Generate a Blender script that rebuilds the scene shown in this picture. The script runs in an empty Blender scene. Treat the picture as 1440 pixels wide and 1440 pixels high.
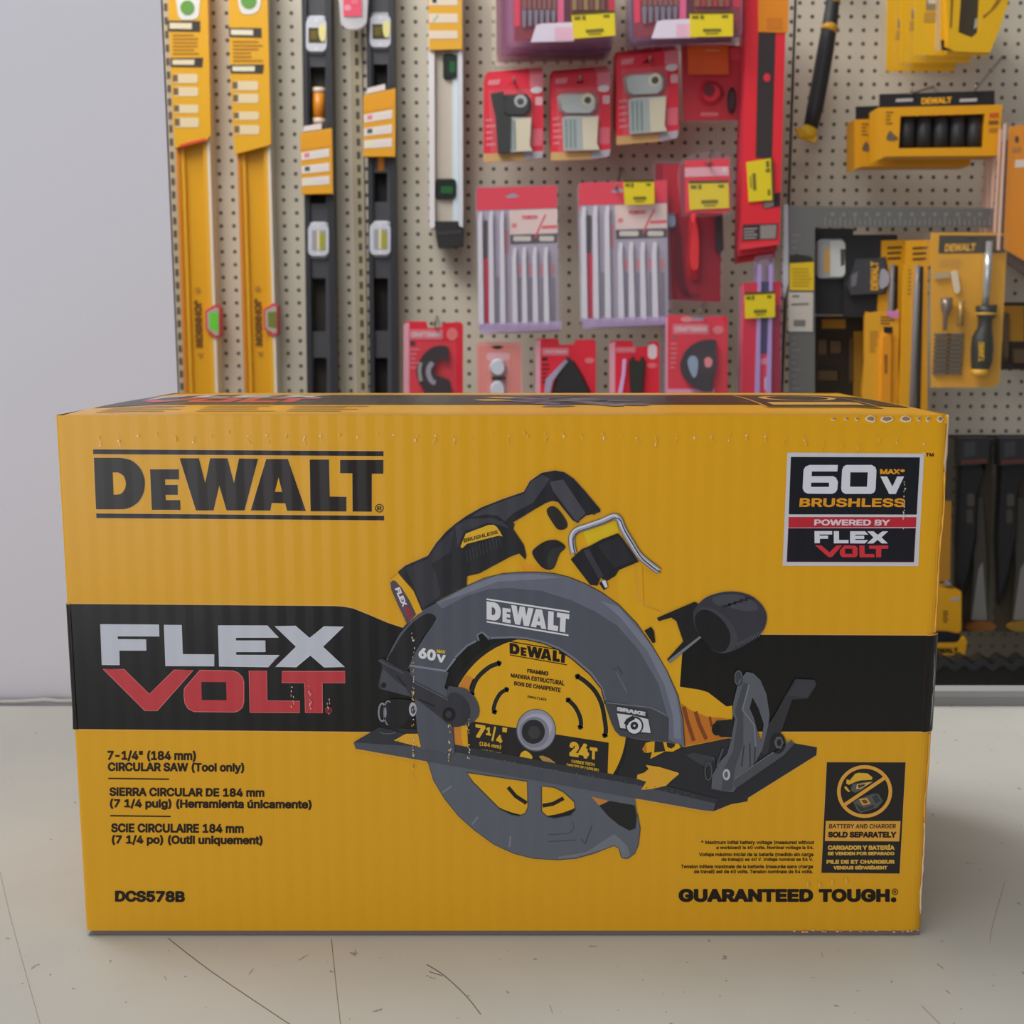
import bpy, bmesh, math, random
from mathutils import Vector
from mathutils.geometry import tessellate_polygon
random.seed(7)
SC = bpy.context.scene
COL = SC.collection

# ------------------------------------------------------------------ camera
FPX = 1650.0                    # focal length for a 1440 px wide frame
PT = math.atan(0.155)           # camera pitched down
CZ = 0.3125                     # camera height above the counter top
cp, sp = math.cos(PT), math.sin(PT)
cam = bpy.data.cameras.new('camera')
camo = bpy.data.objects.new('camera', cam)
COL.objects.link(camo)
camo.location = (0, 0, CZ)
camo.rotation_euler = (math.pi/2 - PT, 0, 0)
cam.sensor_width = 36.0
cam.lens = FPX/1440*36.0
cam.clip_start = 0.02
cam.dof.use_dof = True
cam.dof.focus_distance = 0.578
cam.dof.aperture_fstop = 20
SC.camera = camo

# ------------------------------------------------------------------ light
SC.view_settings.view_transform = 'Standard'
SC.view_settings.look = 'None'
SC.view_settings.gamma = 1.0
SC.view_settings.use_curve_mapping = False
SC.view_settings.exposure = 0.0
w = bpy.data.worlds.new('daylight')
SC.world = w
w.use_nodes = True
w.node_tree.nodes['Background'].inputs[0].default_value = (0.80, 0.86, 1.0, 1)
w.node_tree.nodes['Background'].inputs[1].default_value = 0.15

def area(name, loc, target, sx, sy, power, col):
    l = bpy.data.lights.new(name, 'AREA')
    l.shape = 'RECTANGLE'; l.size = sx; l.size_y = sy
    l.energy = power; l.color = col
    o = bpy.data.objects.new(name, l)
    COL.objects.link(o)
    o.location = loc
    d = Vector(target) - Vector(loc)
    o.rotation_euler = d.to_track_quat('-Z', 'Y').to_euler()
    return o
area('window_daylight', (-2.45, -2.75, 0.46), (0.0, 0.9, 0.2), 3.6, 2.7, 88, (0.95, 0.97, 1.0))
area('counter_fill_light', (-0.10, 0.15, 2.0), (0.1, 0.5, 0.0), 1.2, 0.6, 10, (1.0, 0.94, 0.82))  # added unseen overhead light that brightens and warms the counter top
area('pegboard_fill_light', (-1.05, 1.42, 2.25), (0.55, 2.4, 0.30), 1.9, 0.7, 56, (1.0, 0.98, 0.95))  # added unseen area light that brightens the pegboard from the upper left

# ------------------------------------------------------------------ helpers
def ray(u, v):
    a, b = (u-720)/FPX, (720-v)/FPX
    return a, cp + sp*b, -sp + cp*b
def P(u, v, Y):
    a, b, c = ray(u, v)
    t = Y/b
    return Vector((a*t, Y, CZ + c*t))
def PZ(u, v, Z):
    a, b, c = ray(u, v)
    t = (Z-CZ)/c
    return Vector((a*t, b*t, Z))
def lin(c):
    c = c/255.0
    return c/12.92 if c <= .04045 else ((c+.055)/1.055)**2.4
MATS = {}
GAIN = 0.60
def M(rgb, rough=.5, metal=0.0, alpha=1.0, spec=.5, kind='', gain=None):
    g = gain or GAIN
    key = (rgb, rough, metal, alpha, spec, kind, g)
    if key in MATS: return MATS[key]
    m = bpy.data.materials.new('paint_%d' % len(MATS))
    m.use_nodes = True
    nt = m.node_tree
    b = nt.nodes['Principled BSDF']
    col = [lin(x)/g for x in rgb]
    if max(col) > .86: col = [x*.86/max(col) for x in col]
    b.inputs['Base Color'].default_value = (*col, 1)
    b.inputs['Roughness'].default_value = rough
    b.inputs['Metallic'].default_value = metal
    b.inputs['Specular IOR Level'].default_value = spec
    b.inputs['Alpha'].default_value = alpha
    if kind == 'carton':
        b.inputs['Specular IOR Level'].default_value = .36
    if kind == 'carton':        # glossy print on fluted board
        tc = nt.nodes.new('ShaderNodeTexCoord')
        sep = nt.nodes.new('ShaderNodeSeparateXYZ')
        mu = nt.nodes.new('ShaderNodeMath'); mu.operation = 'MULTIPLY'; mu.inputs[1].default_value = 2*math.pi/0.0092
        si = nt.nodes.new('ShaderNodeMath'); si.operation = 'SINE'
        no = nt.nodes.new('ShaderNodeTexNoise'); no.inputs['Scale'].default_value = 45; no.inputs['Detail'].default_value = 3
        ad = nt.nodes.new('ShaderNodeMath'); ad.operation = 'MULTIPLY_ADD'; ad.inputs[1].default_value = 2.2
        bu = nt.nodes.new('ShaderNodeBump'); bu.inputs['Strength'].default_value = 0.028; bu.inputs['Distance'].default_value = 0.004
        L = nt.links.new
        L(tc.outputs['Object'], sep.inputs[0]); L(sep.outputs['X'], mu.inputs[0]); L(mu.outputs[0], si.inputs[0])
        L(tc.outputs['Object'], no.inputs['Vector'])
        L(no.outputs['Fac'], ad.inputs[0]); L(si.outputs[0], ad.inputs[2])
        L(ad.outputs[0], bu.inputs['Height']); L(bu.outputs[0], b.inputs['Normal'])
    MATS[key] = m
    return m
def clear(rgb=(225, 225, 235), alpha=.28, rough=.12):
    if alpha < .2: alpha *= .35
    return M(rgb, rough=rough, alpha=alpha, spec=.8)

class MB:
    """collects geometry of one part; build() links it as one mesh object"""
    def __init__(s):
        s.v = []; s.f = []; s.m = []; s.mats = []; s.sm = []
    def mi(s, mat):
        if mat not in s.mats: s.mats.append(mat)
        return s.mats.index(mat)
    def add(s, vs, fs, mat, smooth=False):
        o = len(s.v); k = s.mi(mat)
        s.v += [Vector(x) for x in vs]
        for f in fs:
            s.f.append([o+i for i in f]); s.m.append(k); s.sm.append(smooth)
    def poly(s, pts, mat, holes=()):           # flat face from 3D points
        loops = [list(pts)] + [list(h) for h in holes]
        flat = [p for l in loops for p in l]
        if len(loops) == 1 and len(flat) <= 4:
            s.add(flat, [list(range(len(flat)))], mat); return
        tris = tessellate_polygon([[Vector(p) for p in l] for l in loops])
        s.add(flat, [list(t) for t in tris], mat)
    def prism(s, pts, ext, mat, holes=(), side=None, cham=0.0):
        """front outline pts (3D) pushed back by the vector ext"""
        ext = Vector(ext); side = side or mat
        loops = [list(map(Vector, pts))] + [list(map(Vector, h)) for h in holes]
        s.poly(loops[0], mat, loops[1:])
        back = [[p+ext for p in l] for l in loops]
        s.poly([*back[0]][::-1], side, [b for b in back[1:]])
        for l, b in zip(loops, back):
            n = len(l)
            s.add(l+b, [[i, (i+1) % n, n+(i+1) % n, n+i] for i in range(n)], side)
    def box(s, a, b, mat):
        x0, y0, z0 = a; x1, y1, z1 = b
        vs = [(x, y, z) for x in (x0, x1) for y in (y0, y1) for z in (z0, z1)]
        s.add(vs, [[0, 1, 3, 2], [4, 6, 7, 5], [0, 4, 5, 1], [2, 3, 7, 6], [0, 2, 6, 4], [1, 5, 7, 3]], mat)
    def tube(s, pts, r, mat, n=8, cap=True):
        pts = [Vector(p) for p in pts]; rs = r if isinstance(r, (list, tuple)) else [r]*len(pts)
        vs = []; fs = []
        for i, p in enumerate(pts):
            d = (pts[min(i+1, len(pts)-1)] - pts[max(i-1, 0)]).normalized()
            a = d.orthogonal().normalized() if i == 0 else (pa - d*pa.dot(d)).normalized()
            pa = a; b = d.cross(a)
            for k in range(n):
                t = 2*math.pi*k/n
                vs.append(p + (a*math.cos(t)+b*math.sin(t))*rs[i])
        for i in range(len(pts)-1):
            for k in range(n):
                fs.append([i*n+k, i*n+(k+1) % n, (i+1)*n+(k+1) % n, (i+1)*n+k])
        s.add(vs, fs, mat, True)
        if cap:
            s.add(vs[:n][::-1], [list(range(n))], mat); s.add(vs[-n:], [list(range(n))], mat)
    def build(s, name, parent=None, org=None):
        org = Vector(org) if org is not None else (Vector(parent['_o']) if parent is not None else Vector((0, 0, 0)))
        me = bpy.data.meshes.new(name)
        me.from_pydata([v-org for v in s.v], [], s.f)
        for m in s.mats: me.materials.append(m)
        for p, k, q in zip(me.polygons, s.m, s.sm): p.material_index = k; p.use_smooth = q
        bm = bmesh.new(); bm.from_mesh(me)
        bmesh.ops.remove_doubles(bm, verts=bm.verts, dist=1e-7)
        bm.to_mesh(me); bm.free()
        o = bpy.data.objects.new(name, me)
        COL.objects.link(o)
        if parent is not None: o.parent = parent
        else: o.location = org
        o['_o'] = tuple(org)
        return o

def thing(name, label, cat, org, group=None):
    o = bpy.data.objects.new(name, None)
    COL.objects.link(o)
    o.empty_display_size = .02
    o.location = org; o['_o'] = tuple(org)
    o['label'] = label; o['category'] = cat
    if group: o['group'] = group
    return o
def tag(o, label, cat, group=None):
    o['label'] = label; o['category'] = cat
    if group: o['group'] = group
    return o
def dup(root, off, label, group=None):
    r = root.copy(); COL.objects.link(r)
    r.location = Vector(root.location) + Vector(off)
    r['label'] = label
    if group: r['group'] = group
    for ch in list(root.children):
        c = ch.copy(); COL.objects.link(c); c.parent = r
        for g in list(ch.children):
            d = g.copy(); COL.objects.link(d); d.parent = c
    return r
def struct(o):
    o['kind'] = 'structure'
    return o

# 2D outline helpers (pixels of the 1440 frame, v down)
def rect(u0, v0, u1, v1, r=0, n=4):
    if r <= 0: return [(u0, v0), (u1, v0), (u1, v1), (u0, v1)]
    out = []
    for cx, cy, a in ((u1-r, v0+r, -90), (u1-r, v1-r, 0), (u0+r, v1-r, 90), (u0+r, v0+r, 180)):
        for i in range(n+1):
            t = math.radians(a+90*i/n)
            out.append((cx+r*math.cos(t), cy+r*math.sin(t)))
    return out
def ell(cx, cy, rx, ry, n=40, a0=0, a1=360):
    full = abs(a1-a0) >= 360
    k = n if full else n+1
    return [(cx+rx*math.cos(math.radians(a0+(a1-a0)*i/n)), cy+ry*math.sin(math.radians(a0+(a1-a0)*i/n))) for i in range(k)]
def spl(pts, closed=True, n=5):
    out = []; k = len(pts)
    rng = range(k) if closed else range(k-1)
    for i in rng:
        g = (lambda j: pts[j % k]) if closed else (lambda j: pts[max(0, min(k-1, j))])
        p0, p1, p2, p3 = g(i-1), g(i), g(i+1), g(i+2)
        for s in range(n):
            t = s/n
            out.append(tuple(.5*((2*b)+(-a+c)*t+(2*a-5*b+4*c-d)*t*t+(-a+3*b-3*c+d)*t**3) for a, b, c, d in zip(p0, p1, p2, p3)))
    if not closed: out.append(tuple(pts[-1]))
    return out
def stroke(pts, wd, closed=False):
    """outline of a line of width wd"""
    L = []; R = []; n = len(pts)
    for i in range(n):
        if closed: a, b = pts[i-1], pts[(i+1) % n]
        else: a, b = pts[max(0, i-1)], pts[min(n-1, i+1)]
        dx, dy = b[0]-a[0], b[1]-a[1]; l = math.hypot(dx, dy) or 1
        nx, ny = -dy/l*wd/2, dx/l*wd/2
        L.append((pts[i][0]+nx, pts[i][1]+ny)); R.append((pts[i][0]-nx, pts[i][1]-ny))
    return L, R
def zm(u0, v0, s):
    def f(*a):
        if len(a) == 2 and not isinstance(a[0], (tuple, list)): return (u0+a[0]/s, v0+a[1]/s)
        return [(u0+x/s, v0+y/s) for x, y in a[0]]
    return f

# writing: outlines of the built-in face, thickened, as flat triangles
TXT = {}
FACE = FACE2 = None
try:                                           # Blender's own interface face, if this build has it
    import os
    FACE = bpy.data.fonts.load(os.path.join(bpy.utils.system_resource('DATAFILES', path='fonts'), 'Inter.woff2'))
    FACE2 = bpy.data.fonts.load(os.path.join(bpy.utils.system_resource('DATAFILES', path='fonts'), 'NotoSansMath-Regular.woff2'))
except Exception:
    FACE = FACE2 = None
def glyphs(txt, bold=0.0, tight=1.0):
    key = (txt, bold, tight)
    if key in TXT: return TXT[key]
    cu = bpy.data.curves.new('t', 'FONT')
    cu.body = txt; cu.resolution_u = 3
    cu.space_character = tight
    if FACE2:                                  # plain upright I and l without serifs or tail
        cu.font = FACE; cu.font_bold = FACE2
        cu.body = txt.replace('I', 'l')
        for i, ch in enumerate(txt): cu.body_format[i].use_bold = ch in 'Il'
    o = bpy.data.objects.new('t', cu); COL.objects.link(o)
    dg = bpy.context.evaluated_depsgraph_get()
    me = o.evaluated_get(dg).to_mesh()
    vs = [(v.co.x, v.co.y) for v in me.vertices]
    fs = [list(p.vertices) for p in me.polygons]
    o.evaluated_get(dg).to_mesh_clear()
    bpy.data.objects.remove(o); bpy.data.curves.remove(cu)
    nb = len(vs)
    if bold > 0:                               # thicken by stroking every outline edge
        cnt = {}
        wl = {}
        for i, v in enumerate(vs): wl.setdefault((round(v[0], 5), round(v[1], 5)), i)
        rep = [wl[(round(v[0], 5), round(v[1], 5))] for v in vs]
        for f in fs:
            for i in range(len(f)):
                e = tuple(sorted((rep[f[i]], rep[f[i-1]]))); cnt[e] = cnt.get(e, 0)+1
        for (i, j), c in cnt.items():
            if c != 1 or i == j: continue
            (ax, ay), (bx, by) = vs[i], vs[j]
            l = math.hypot(bx-ax, by-ay)
            if l < 1e-7: continue
            tx, ty = (bx-ax)/l*bold, (by-ay)/l*bold
            e = .62
            o_ = len(vs)
            vs += [(ax-tx*e-ty, ay-ty*e+tx), (bx+tx*e-ty, by+ty*e+tx), (bx+tx*e+ty, by+ty*e-tx), (ax-tx*e+ty, ay-ty*e-tx)]
            fs.append([o_, o_+1, o_+2, o_+3])
    x0 = min(v[0] for v in vs); x1 = max(v[0] for v in vs)
    y0 = min(v[1] for v in vs); y1 = max(v[1] for v in vs)
    vs = [((x-x0)/(x1-x0), 1-(y-y0)/(y1-y0)) for x, y in vs]
    TXT[key] = (vs, fs, nb)
    return TXT[key]
def quadmap(q, s, t):
    (a, b), (c, d), (e, f), (g, h) = q          # TL TR BR BL
    return ((1-t)*((1-s)*a+s*c)+t*((1-s)*g+s*e), (1-t)*((1-s)*b+s*d)+t*((1-s)*h+s*f))

class Ink(MB):
    """flat print laid over a surface; loc(u, v, k) gives the 3D point of layer k"""
    def __init__(s, loc):
        super().__init__(); s.loc = loc; s.k = 0
    def p(s, pts, mat, holes=(), k=None):
        s.k += 1
        kk = s.k if k is None else k
        s.poly([s.loc(u, v, kk) for u, v in pts], mat, [[s.loc(u, v, kk) for u, v in h] for h in holes])
    def line(s, pts, wd, mat, closed=False, k=None):
        s.k += 1
        kk = s.k if k is None else k
        L, R = stroke(pts, wd, closed); n = len(L)
        vs = [s.loc(u, v, kk) for u, v in L+R]
        s.add(vs, [[i, (i+1) % n, n+(i+1) % n, n+i] for i in range(n if closed else n-1)], mat)
    def text(s, txt, q, mat, bold=.02, tight=1.0, k=None):
        s.k += 1
        kk = s.k if k is None else k
        vs, fs, nb = glyphs(txt, bold, tight)
        s.add([s.loc(*quadmap(q, x, y), kk + (0 if i < nb else .06*(1+((i-nb)//4) % 23))) for i, (x, y) in enumerate(vs)], fs, mat)
    def shape(s, polys, q, mat, k=None):
        s.k += 1
        kk = s.k if k is None else k
        for outer, holes in polys:
            s.poly([s.loc(*quadmap(q, x, y), kk) for x, y in outer], mat,
                   [[s.loc(*quadmap(q, x, y), kk) for x, y in h] for h in holes])
def R4(x0, y0, x1, y1, dy=0):
    return [(x0, y0), (x1, y0+dy), (x1, y1+dy), (x0, y1)]

# the brand lettering, traced once in a unit square
def _norm(polys, x0, y0, x1, y1, sl):
    f = lambda p: [((x-x0)/(x1-x0), (y-sl*(x-x0)/(x1-x0)-y0)/(y1-y0)) for x, y in p]
    return [(f(o), [f(h) for h in hs]) for o, hs in polys]
_b = lambda pts: [(x+1374.5, y) for x, y in pts]
DW = [
 ([(72, 78), (2743, 95), (2743, 140), (72, 122)], []),
 ([(78, 155)] + spl([(320, 155), (420, 178), (500, 245), (540, 330), (548, 400), (535, 480), (490, 560), (420, 610), (350, 630)], False) + [(98, 630)],
  [[(250, 290)] + spl([(300, 290), (350, 320), (372, 380), (365, 440), (330, 485), (290, 495)], False) + [(258, 495)]]),
 ([(595, 262), (860, 262), (862, 355), (733, 355), (735, 405), (850, 405), (850, 497), (738, 497), (740, 545), (872, 545), (875, 635), (612, 635)], []),
 ([(868, 160), (1045, 160), (1103, 390), (1148, 160), (1308, 160), (1368, 390), (1414, 162), (1590, 165), (1465, 640), (1300, 640), (1232, 410), (1180, 640), (1018, 640)], []),
 (_b([(290, 167), (490, 167), (655, 645), (482, 643), (465, 575), (340, 572), (328, 642), (148, 640)]), [_b([(403, 330), (437, 470), (368, 470)])]),
 (_b([(690, 172), (868, 172), (875, 512), (1028, 515), (1028, 650), (698, 648)]), []),
 (_b([(970, 175), (1368, 175), (1368, 302), (1262, 302), (1262, 652), (1085, 650), (1083, 298), (970, 297)]), []),
 ([(100, 668), (2749, 690), (2749, 732), (102, 710)], []),
]
DWN = _norm(DW, 72, 78, 2745, 715, 17)
_g = lambda pts: [(x+1364, y) for x, y in pts]
FLEX = [
 ([(85, 138), (708, 142), (712, 262), (268, 260), (270, 298), (570, 300), (573, 413), (285, 413), (288, 568), (103, 568)], []),
 ([(765, 143), (948, 145), (960, 457), (1297, 460), (1297, 580), (780, 578)], []),
 ([(1340, 150)] + _g([(500, 152), (620, 275), (165, 275), (165, 312), (477, 312), (480, 428), (168, 428), (168, 465), (628, 467), (510, 590)]) + [(1352, 583)], []),
 (_g([(580, 155), (800, 155), (950, 285), (1105, 160), (1312, 160), (1090, 375), (1322, 592), (1105, 592), (958, 465), (808, 590), (588, 590), (808, 375)]), []),
]
VOLT = [
 ([(113, 612), (335, 615), (607, 880), (872, 622), (1075, 624), (690, 1057), (560, 1057)], []),
 ([(1145, 625)] + _g([(130, 632), (185, 650), (235, 700), (250, 750), (250, 960), (235, 1020), (190, 1060), (150, 1072)]) + [(1080, 1067), (1020, 1035), (985, 975), (975, 900), (978, 820)],
  [[(1160, 750)] + _g([(60, 752), (65, 945)]) + [(1165, 942)]]),
 (_g([(305, 632), (492, 632), (498, 950), (845, 955), (845, 1077), (315, 1075)]), []),
 (_g([(655, 637), (1327, 637), (1327, 760), (1085, 760), (1088, 1080), (905, 1078), (897, 760), (655, 758)]), []),
]
FLN = _norm(FLEX, 85, 138, 2690, 1065, 17)
VON = _norm(VOLT, 85, 138, 2690, 1065, 17)
FLO = _norm(FLEX, 85, 138, 2690, 580, 17)
VOO = _norm(VOLT, 113, 612, 2690, 1070, 17)

# ------------------------------------------------------------------ room shell
PEG = 2.42                       # front of the pegboard
def mat_peg(c0=(.63, .585, .48, 1), c1=(.71, .66, .55, 1)):
    m = bpy.data.materials.new('pegboard'); m.use_nodes = True
    nt = m.node_tree; b = nt.nodes['Principled BSDF']; L = nt.links.new
    tc = nt.nodes.new('ShaderNodeTexCoord'); sep = nt.nodes.new('ShaderNodeSeparateXYZ')
    L(tc.outputs['Object'], sep.inputs[0])
    sq = []
    for ax in ('X', 'Z'):
        a = nt.nodes.new('ShaderNodeMath'); a.operation = 'MULTIPLY'; a.inputs[1].default_value = 1/.0254
        f = nt.nodes.new('ShaderNodeMath'); f.operation = 'FRACT'
        c = nt.nodes.new('ShaderNodeMath'); c.operation = 'SUBTRACT'; c.inputs[1].default_value = .5
        p = nt.nodes.new('ShaderNodeMath'); p.operation = 'MULTIPLY'
        L(sep.outputs[ax], a.inputs[0]); L(a.outputs[0], f.inputs[0]); L(f.outputs[0], c.inputs[0])
        L(c.outputs[0], p.inputs[0]); L(c.outputs[0], p.inputs[1]); sq.append(p)
    s = nt.nodes.new('ShaderNodeMath'); s.operation = 'ADD'
    L(sq[0].outputs[0], s.inputs[0]); L(sq[1].outputs[0], s.inputs[1])
    lt = nt.nodes.new('ShaderNodeMath'); lt.operation = 'LESS_THAN'; lt.inputs[1].default_value = .152**2
    L(s.outputs[0], lt.inputs[0])
    mx = nt.nodes.new('ShaderNodeMix'); mx.data_type = 'RGBA'
    no = nt.nodes.new('ShaderNodeTexNoise'); no.inputs['Scale'].default_value = 3
    L(tc.outputs['Object'], no.inputs['Vector'])
    rp = nt.nodes.new('ShaderNodeValToRGB')
    rp.color_ramp.elements[0].color = c0; rp.color_ramp.elements[1].color = c1
    L(no.outputs['Fac'], rp.inputs[0])
    L(lt.outputs[0], mx.inputs[0]); L(rp.outputs[0], mx.inputs[6]); mx.inputs[7].default_value = (.085, .072, .05, 1)
    L(mx.outputs[2], b.inputs['Base Color']); b.inputs['Roughness'].default_value = .55
    return m
MPEG = mat_peg()
def pegboard(x0, x1, z0, z1, hx, hz, label, mat=MPEG):
    """a sheet whose hole grid passes through (hx, hz)"""
    m = MB(); m.box((x0, PEG, z0), (x1, PEG+.006, z1), mat)
    o = m.build('pegboard_panel', org=(hx+.0127, PEG, hz+.0127))
    return tag(o, label, 'pegboard', 'pegboard panels')
hA = P(300.2, 18.5, PEG); hB = P(571.1, 401.5, PEG); hC = P(1175, 118.6, PEG)
xl = P(238, 100, PEG).x; xs = P(503.5, 200, PEG).x; xr = P(1112, 200, PEG).x
zb = P(1400, 614, PEG).z; zlow = P(1400, 1005, PEG).z; zt = P(720, -120, PEG).z
pegboard(xl, xs-.008, zlow, zt, hA.x, hA.z, 'beige pegboard panel behind the yellow and black levels at the left')
pegboard(xs+.008, xr-.003, zlow, zt, hB.x, hB.z, 'beige pegboard panel in the middle behind the red carded tools')
pegboard(xr+.003, 1.36, zb+.004, zt, hC.x, hC.z, 'beige pegboard panel behind the hammer and yellow sets at the right')
pegboard(xr+.003, 1.36, zlow, zb-.004, hC.x, hC.z, 'lower pegboard panel behind the hanging hand saws, shade painted into its dark brown', mat_peg((.14, .125, .09, 1), (.18, .16, .115, 1)))  # darker board tones paint the shade below the seam
def upright(xc, wd, label, left=0):
    m = MB(); mt = M((150, 140, 118), .45); dk = M((70, 64, 54), .8)
    m.box((xc-wd/2-left, PEG-.006, zlow), (xc+wd/2, PEG+.03, zt), mt)
    z = hB.z - .0254*40
    while z < zt:
        if z > zlow+.02:
            m.add([(xc-.002, PEG-.0064, z-.007), (xc+.005, PEG-.0064, z-.007), (xc+.005, PEG-.0064, z+.007), (xc-.002, PEG-.0064, z+.007)], [[0, 1, 2, 3]], dk)
        z += .0254
    return tag(m.build('slotted_upright', org=(xc, PEG, zlow)), label, 'shelf upright', 'slotted uprights')
upright(xs, .022, 'thin slotted steel upright between the two black levels')
upright(xl-.0015, .022, 'pale slotted steel upright at the left end of the pegboard beside the white wall', .05)

wallx = P(231, 120, .967).x
mw = M((203, 202, 211), .75, spec=.2, gain=.85)
m = MB(); m.box((-3.3, .967, -.92), (wallx, .973, 1.6), mw); struct(m.build('wall_left'))
m = MB(); m.box((-1.75, PEG+.05, -.92), (2.6, PEG+.15, 1.6), M((150, 146, 138), .8)); struct(m.build('wall_back'))
m = MB(); m.box((-3.4, -3.2, -.95), (2.6, PEG+.15, -.92), M((170, 166, 158), .5)); struct(m.build('floor'))

# counter the box stands on
def mat_counter():
    m = bpy.data.materials.new('laminate'); m.use_nodes = True
    nt = m.node_tree; b = nt.nodes['Principled BSDF']; L = nt.links.new
    tc = nt.nodes.new('ShaderNodeTexCoord')
    n1 = nt.nodes.new('ShaderNodeTexNoise'); n1.inputs['Scale'].default_value = 9; n1.inputs['Detail'].default_value = 4
    n2 = nt.nodes.new('ShaderNodeTexNoise'); n2.inputs['Scale'].default_value = 170; n2.inputs['Detail'].default_value = 2
    for n in (n1, n2): L(tc.outputs['Object'], n.inputs['Vector'])
    r1 = nt.nodes.new('ShaderNodeValToRGB')
    r1.color_ramp.elements[0].position = .3; r1.color_ramp.elements[0].color = (.54, .535, .495, 1)
    r1.color_ramp.elements[1].position = .7; r1.color_ramp.elements[1].color = (.605, .60, .56, 1)
    L(n1.outputs['Fac'], r1.inputs[0])
    r2 = nt.nodes.new('ShaderNodeValToRGB')          # dark specks of grime
    r2.color_ramp.elements[0].position = .245; r2.color_ramp.elements[0].color = (.55, .55, .55, 1)
    r2.color_ramp.elements[1].position = .27; r2.color_ramp.elements[1].color = (1, 1, 1, 1)
    L(n2.outputs['Fac'], r2.inputs[0])
    mx = nt.nodes.new('ShaderNodeMix'); mx.data_type = 'RGBA'; mx.blend_type = 'MULTIPLY'; mx.inputs[0].default_value = 1
    L(r1.outputs[0], mx.inputs[6]); L(r2.outputs[0], mx.inputs[7])
    L(mx.outputs[2], b.inputs['Base Color'])
    b.inputs['Roughness'].default_value = .5; b.inputs['Specular IOR Level'].default_value = .22
    return m
ct = thing('shop_counter', 'scuffed off-white laminate counter the large yellow box stands on', 'counter', (0, .3, -.92))
m = MB(); m.box((-1.3, -.30, -.035), (1.7, .950, 0), mat_counter()); m.build('countertop', ct)
m = MB(); m.box((-1.25, -.26, -.92), (1.65, .93, -.0352), M((150, 148, 142), .6)); m.build('cabinet_base', ct)
zs = P(1380, 971, .952).z
m = MB(); mg = M((118, 119, 122), .45)
m.box((wallx+.002, .9503, -.035), (1.7, .962, zs*.62), mg)
m.box((wallx+.002, .9503, zs*.62), (1.7, .9665, zs), M((134, 135, 138), .4))
o = m.build('back_strip', ct); o['label'] = 'grey raised strip along the rear edge of the counter'
sc = Ink(lambda u, v, k: PZ(u, v, .00012)); dk = M((96, 86, 74), .7)
for pts, wd in (([(236, 1319), (300, 1368), (410, 1442)], 1.3), ([(466, 1320), (472, 1380), (479, 1442)], 1.1), ([(600, 1356), (625, 1372), (655, 1400), (676, 1426)], 1.5),
                ([(603, 1366), (622, 1372)], 1.1), ([(0, 1226), (20, 1310), (57, 1442)], 1.2), ([(350, 1370), (356, 1362)], 1.5), ([(420, 1350), (432, 1343)], 1.3), ([(231, 1372), (234, 1378)], 1.6),
                ([(773, 1413), (777, 1425)], 1.4), ([(1155, 1338), (1157, 1346)], 1.2), ([(712, 1394), (716, 1396)], 2), ([(1437, 1366), (1443, 1372)], 2.5), ([(1296, 1414), (1322, 1440)], 1.2), ([(1318, 1355), (1327, 1362)], 1.6),
                ([(1413, 1240), (1396, 1300), (1392, 1325)], .9), ([(8, 1319), (14, 1320)], 2), ([(44, 1362), (51, 1357)], 2), ([(1330, 1392), (1336, 1397)], 1.6)):
    sc.line(spl(pts, False) if len(pts) > 2 else pts, wd*.85, dk if pts[0][0] in (236, 466, 600, 603) else M((132, 124, 110), .7), k=1)
o = sc.build('scratch_marks', ct); o['kind'] = 'stuff'; o['label'] = 'thin dark scratches across the counter top'

# sealant line where counter and white wall meet
m = MB(); pts = []
x = -1.2
while x < wallx+.004:
    pts.append((x, .9585+random.uniform(-.001, .001), .001+random.uniform(0, .0022))); x += .012
m.tube(pts, .0022, M((150, 148, 146), .8), n=6); o = m.build('trim_1'); struct(o)

# ------------------------------------------------------------------ the box
Y0 = .571; BD = .205
zT = P(700, 584, Y0).z; zB = .0032
xL0 = P(99, 950, Y0).x; xR0 = P(1319.5, 950, Y0).x
YEL = (190, 138, 20)
my = M(YEL, .30, kind='carton')
box = thing('circular_saw_box', 'large yellow cardboard box printed with a circular saw, standing on the counter', 'box', (0, Y0+BD/2, 0))
def section(off=0.0):
    out = []
    for cx, cy, r, a in ((xR0-.0065, Y0+.0065, .0065, -90), (xR0-.004, Y0+BD-.004, .004, 0), (xL0+.004, Y0+BD-.004, .004, 90), (xL0+.002, Y0+.002, .002, 180)):
        for i in range(7):
            t = math.radians(a+90*i/6)
            out.append((cx+(r+off)*math.cos(t), cy+(r+off)*math.sin(t)))
    return out
def bulge(x, s):
    e = min(1, max(0, (x-xL0)/.035))*min(1, max(0, (xR0-x)/.035))
    return (.0012+.0016*e)*math.sin(math.pi*min(1, max(0, s))**.8) - .0006*(1-e)
m = MB(); S = section(); n = len(S)
# side walls with small dents towards the right lower corner
zz = [zB + (zT-zB)*i/12 for i in range(13)]
vs = []
for k, z in enumerate(zz):
    for x, y in S:
        d = 0
        if x > xR0-.012 and y < Y0+.012: d = .0003*math.sin(z*61)+.0002*math.sin(z*143+1)
        vs.append((x+d*.8, y, z))
m.add(vs, [[k*n+i, k*n+(i+1) % n, (k+1)*n+(i+1) % n, (k+1)*n+i] for k in range(12) for i in range(n)], my, False)
m.poly([(x, y, zB) for x, y in S][::-1], M((120, 96, 60), .8))
m.build('carton_body', box)
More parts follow.
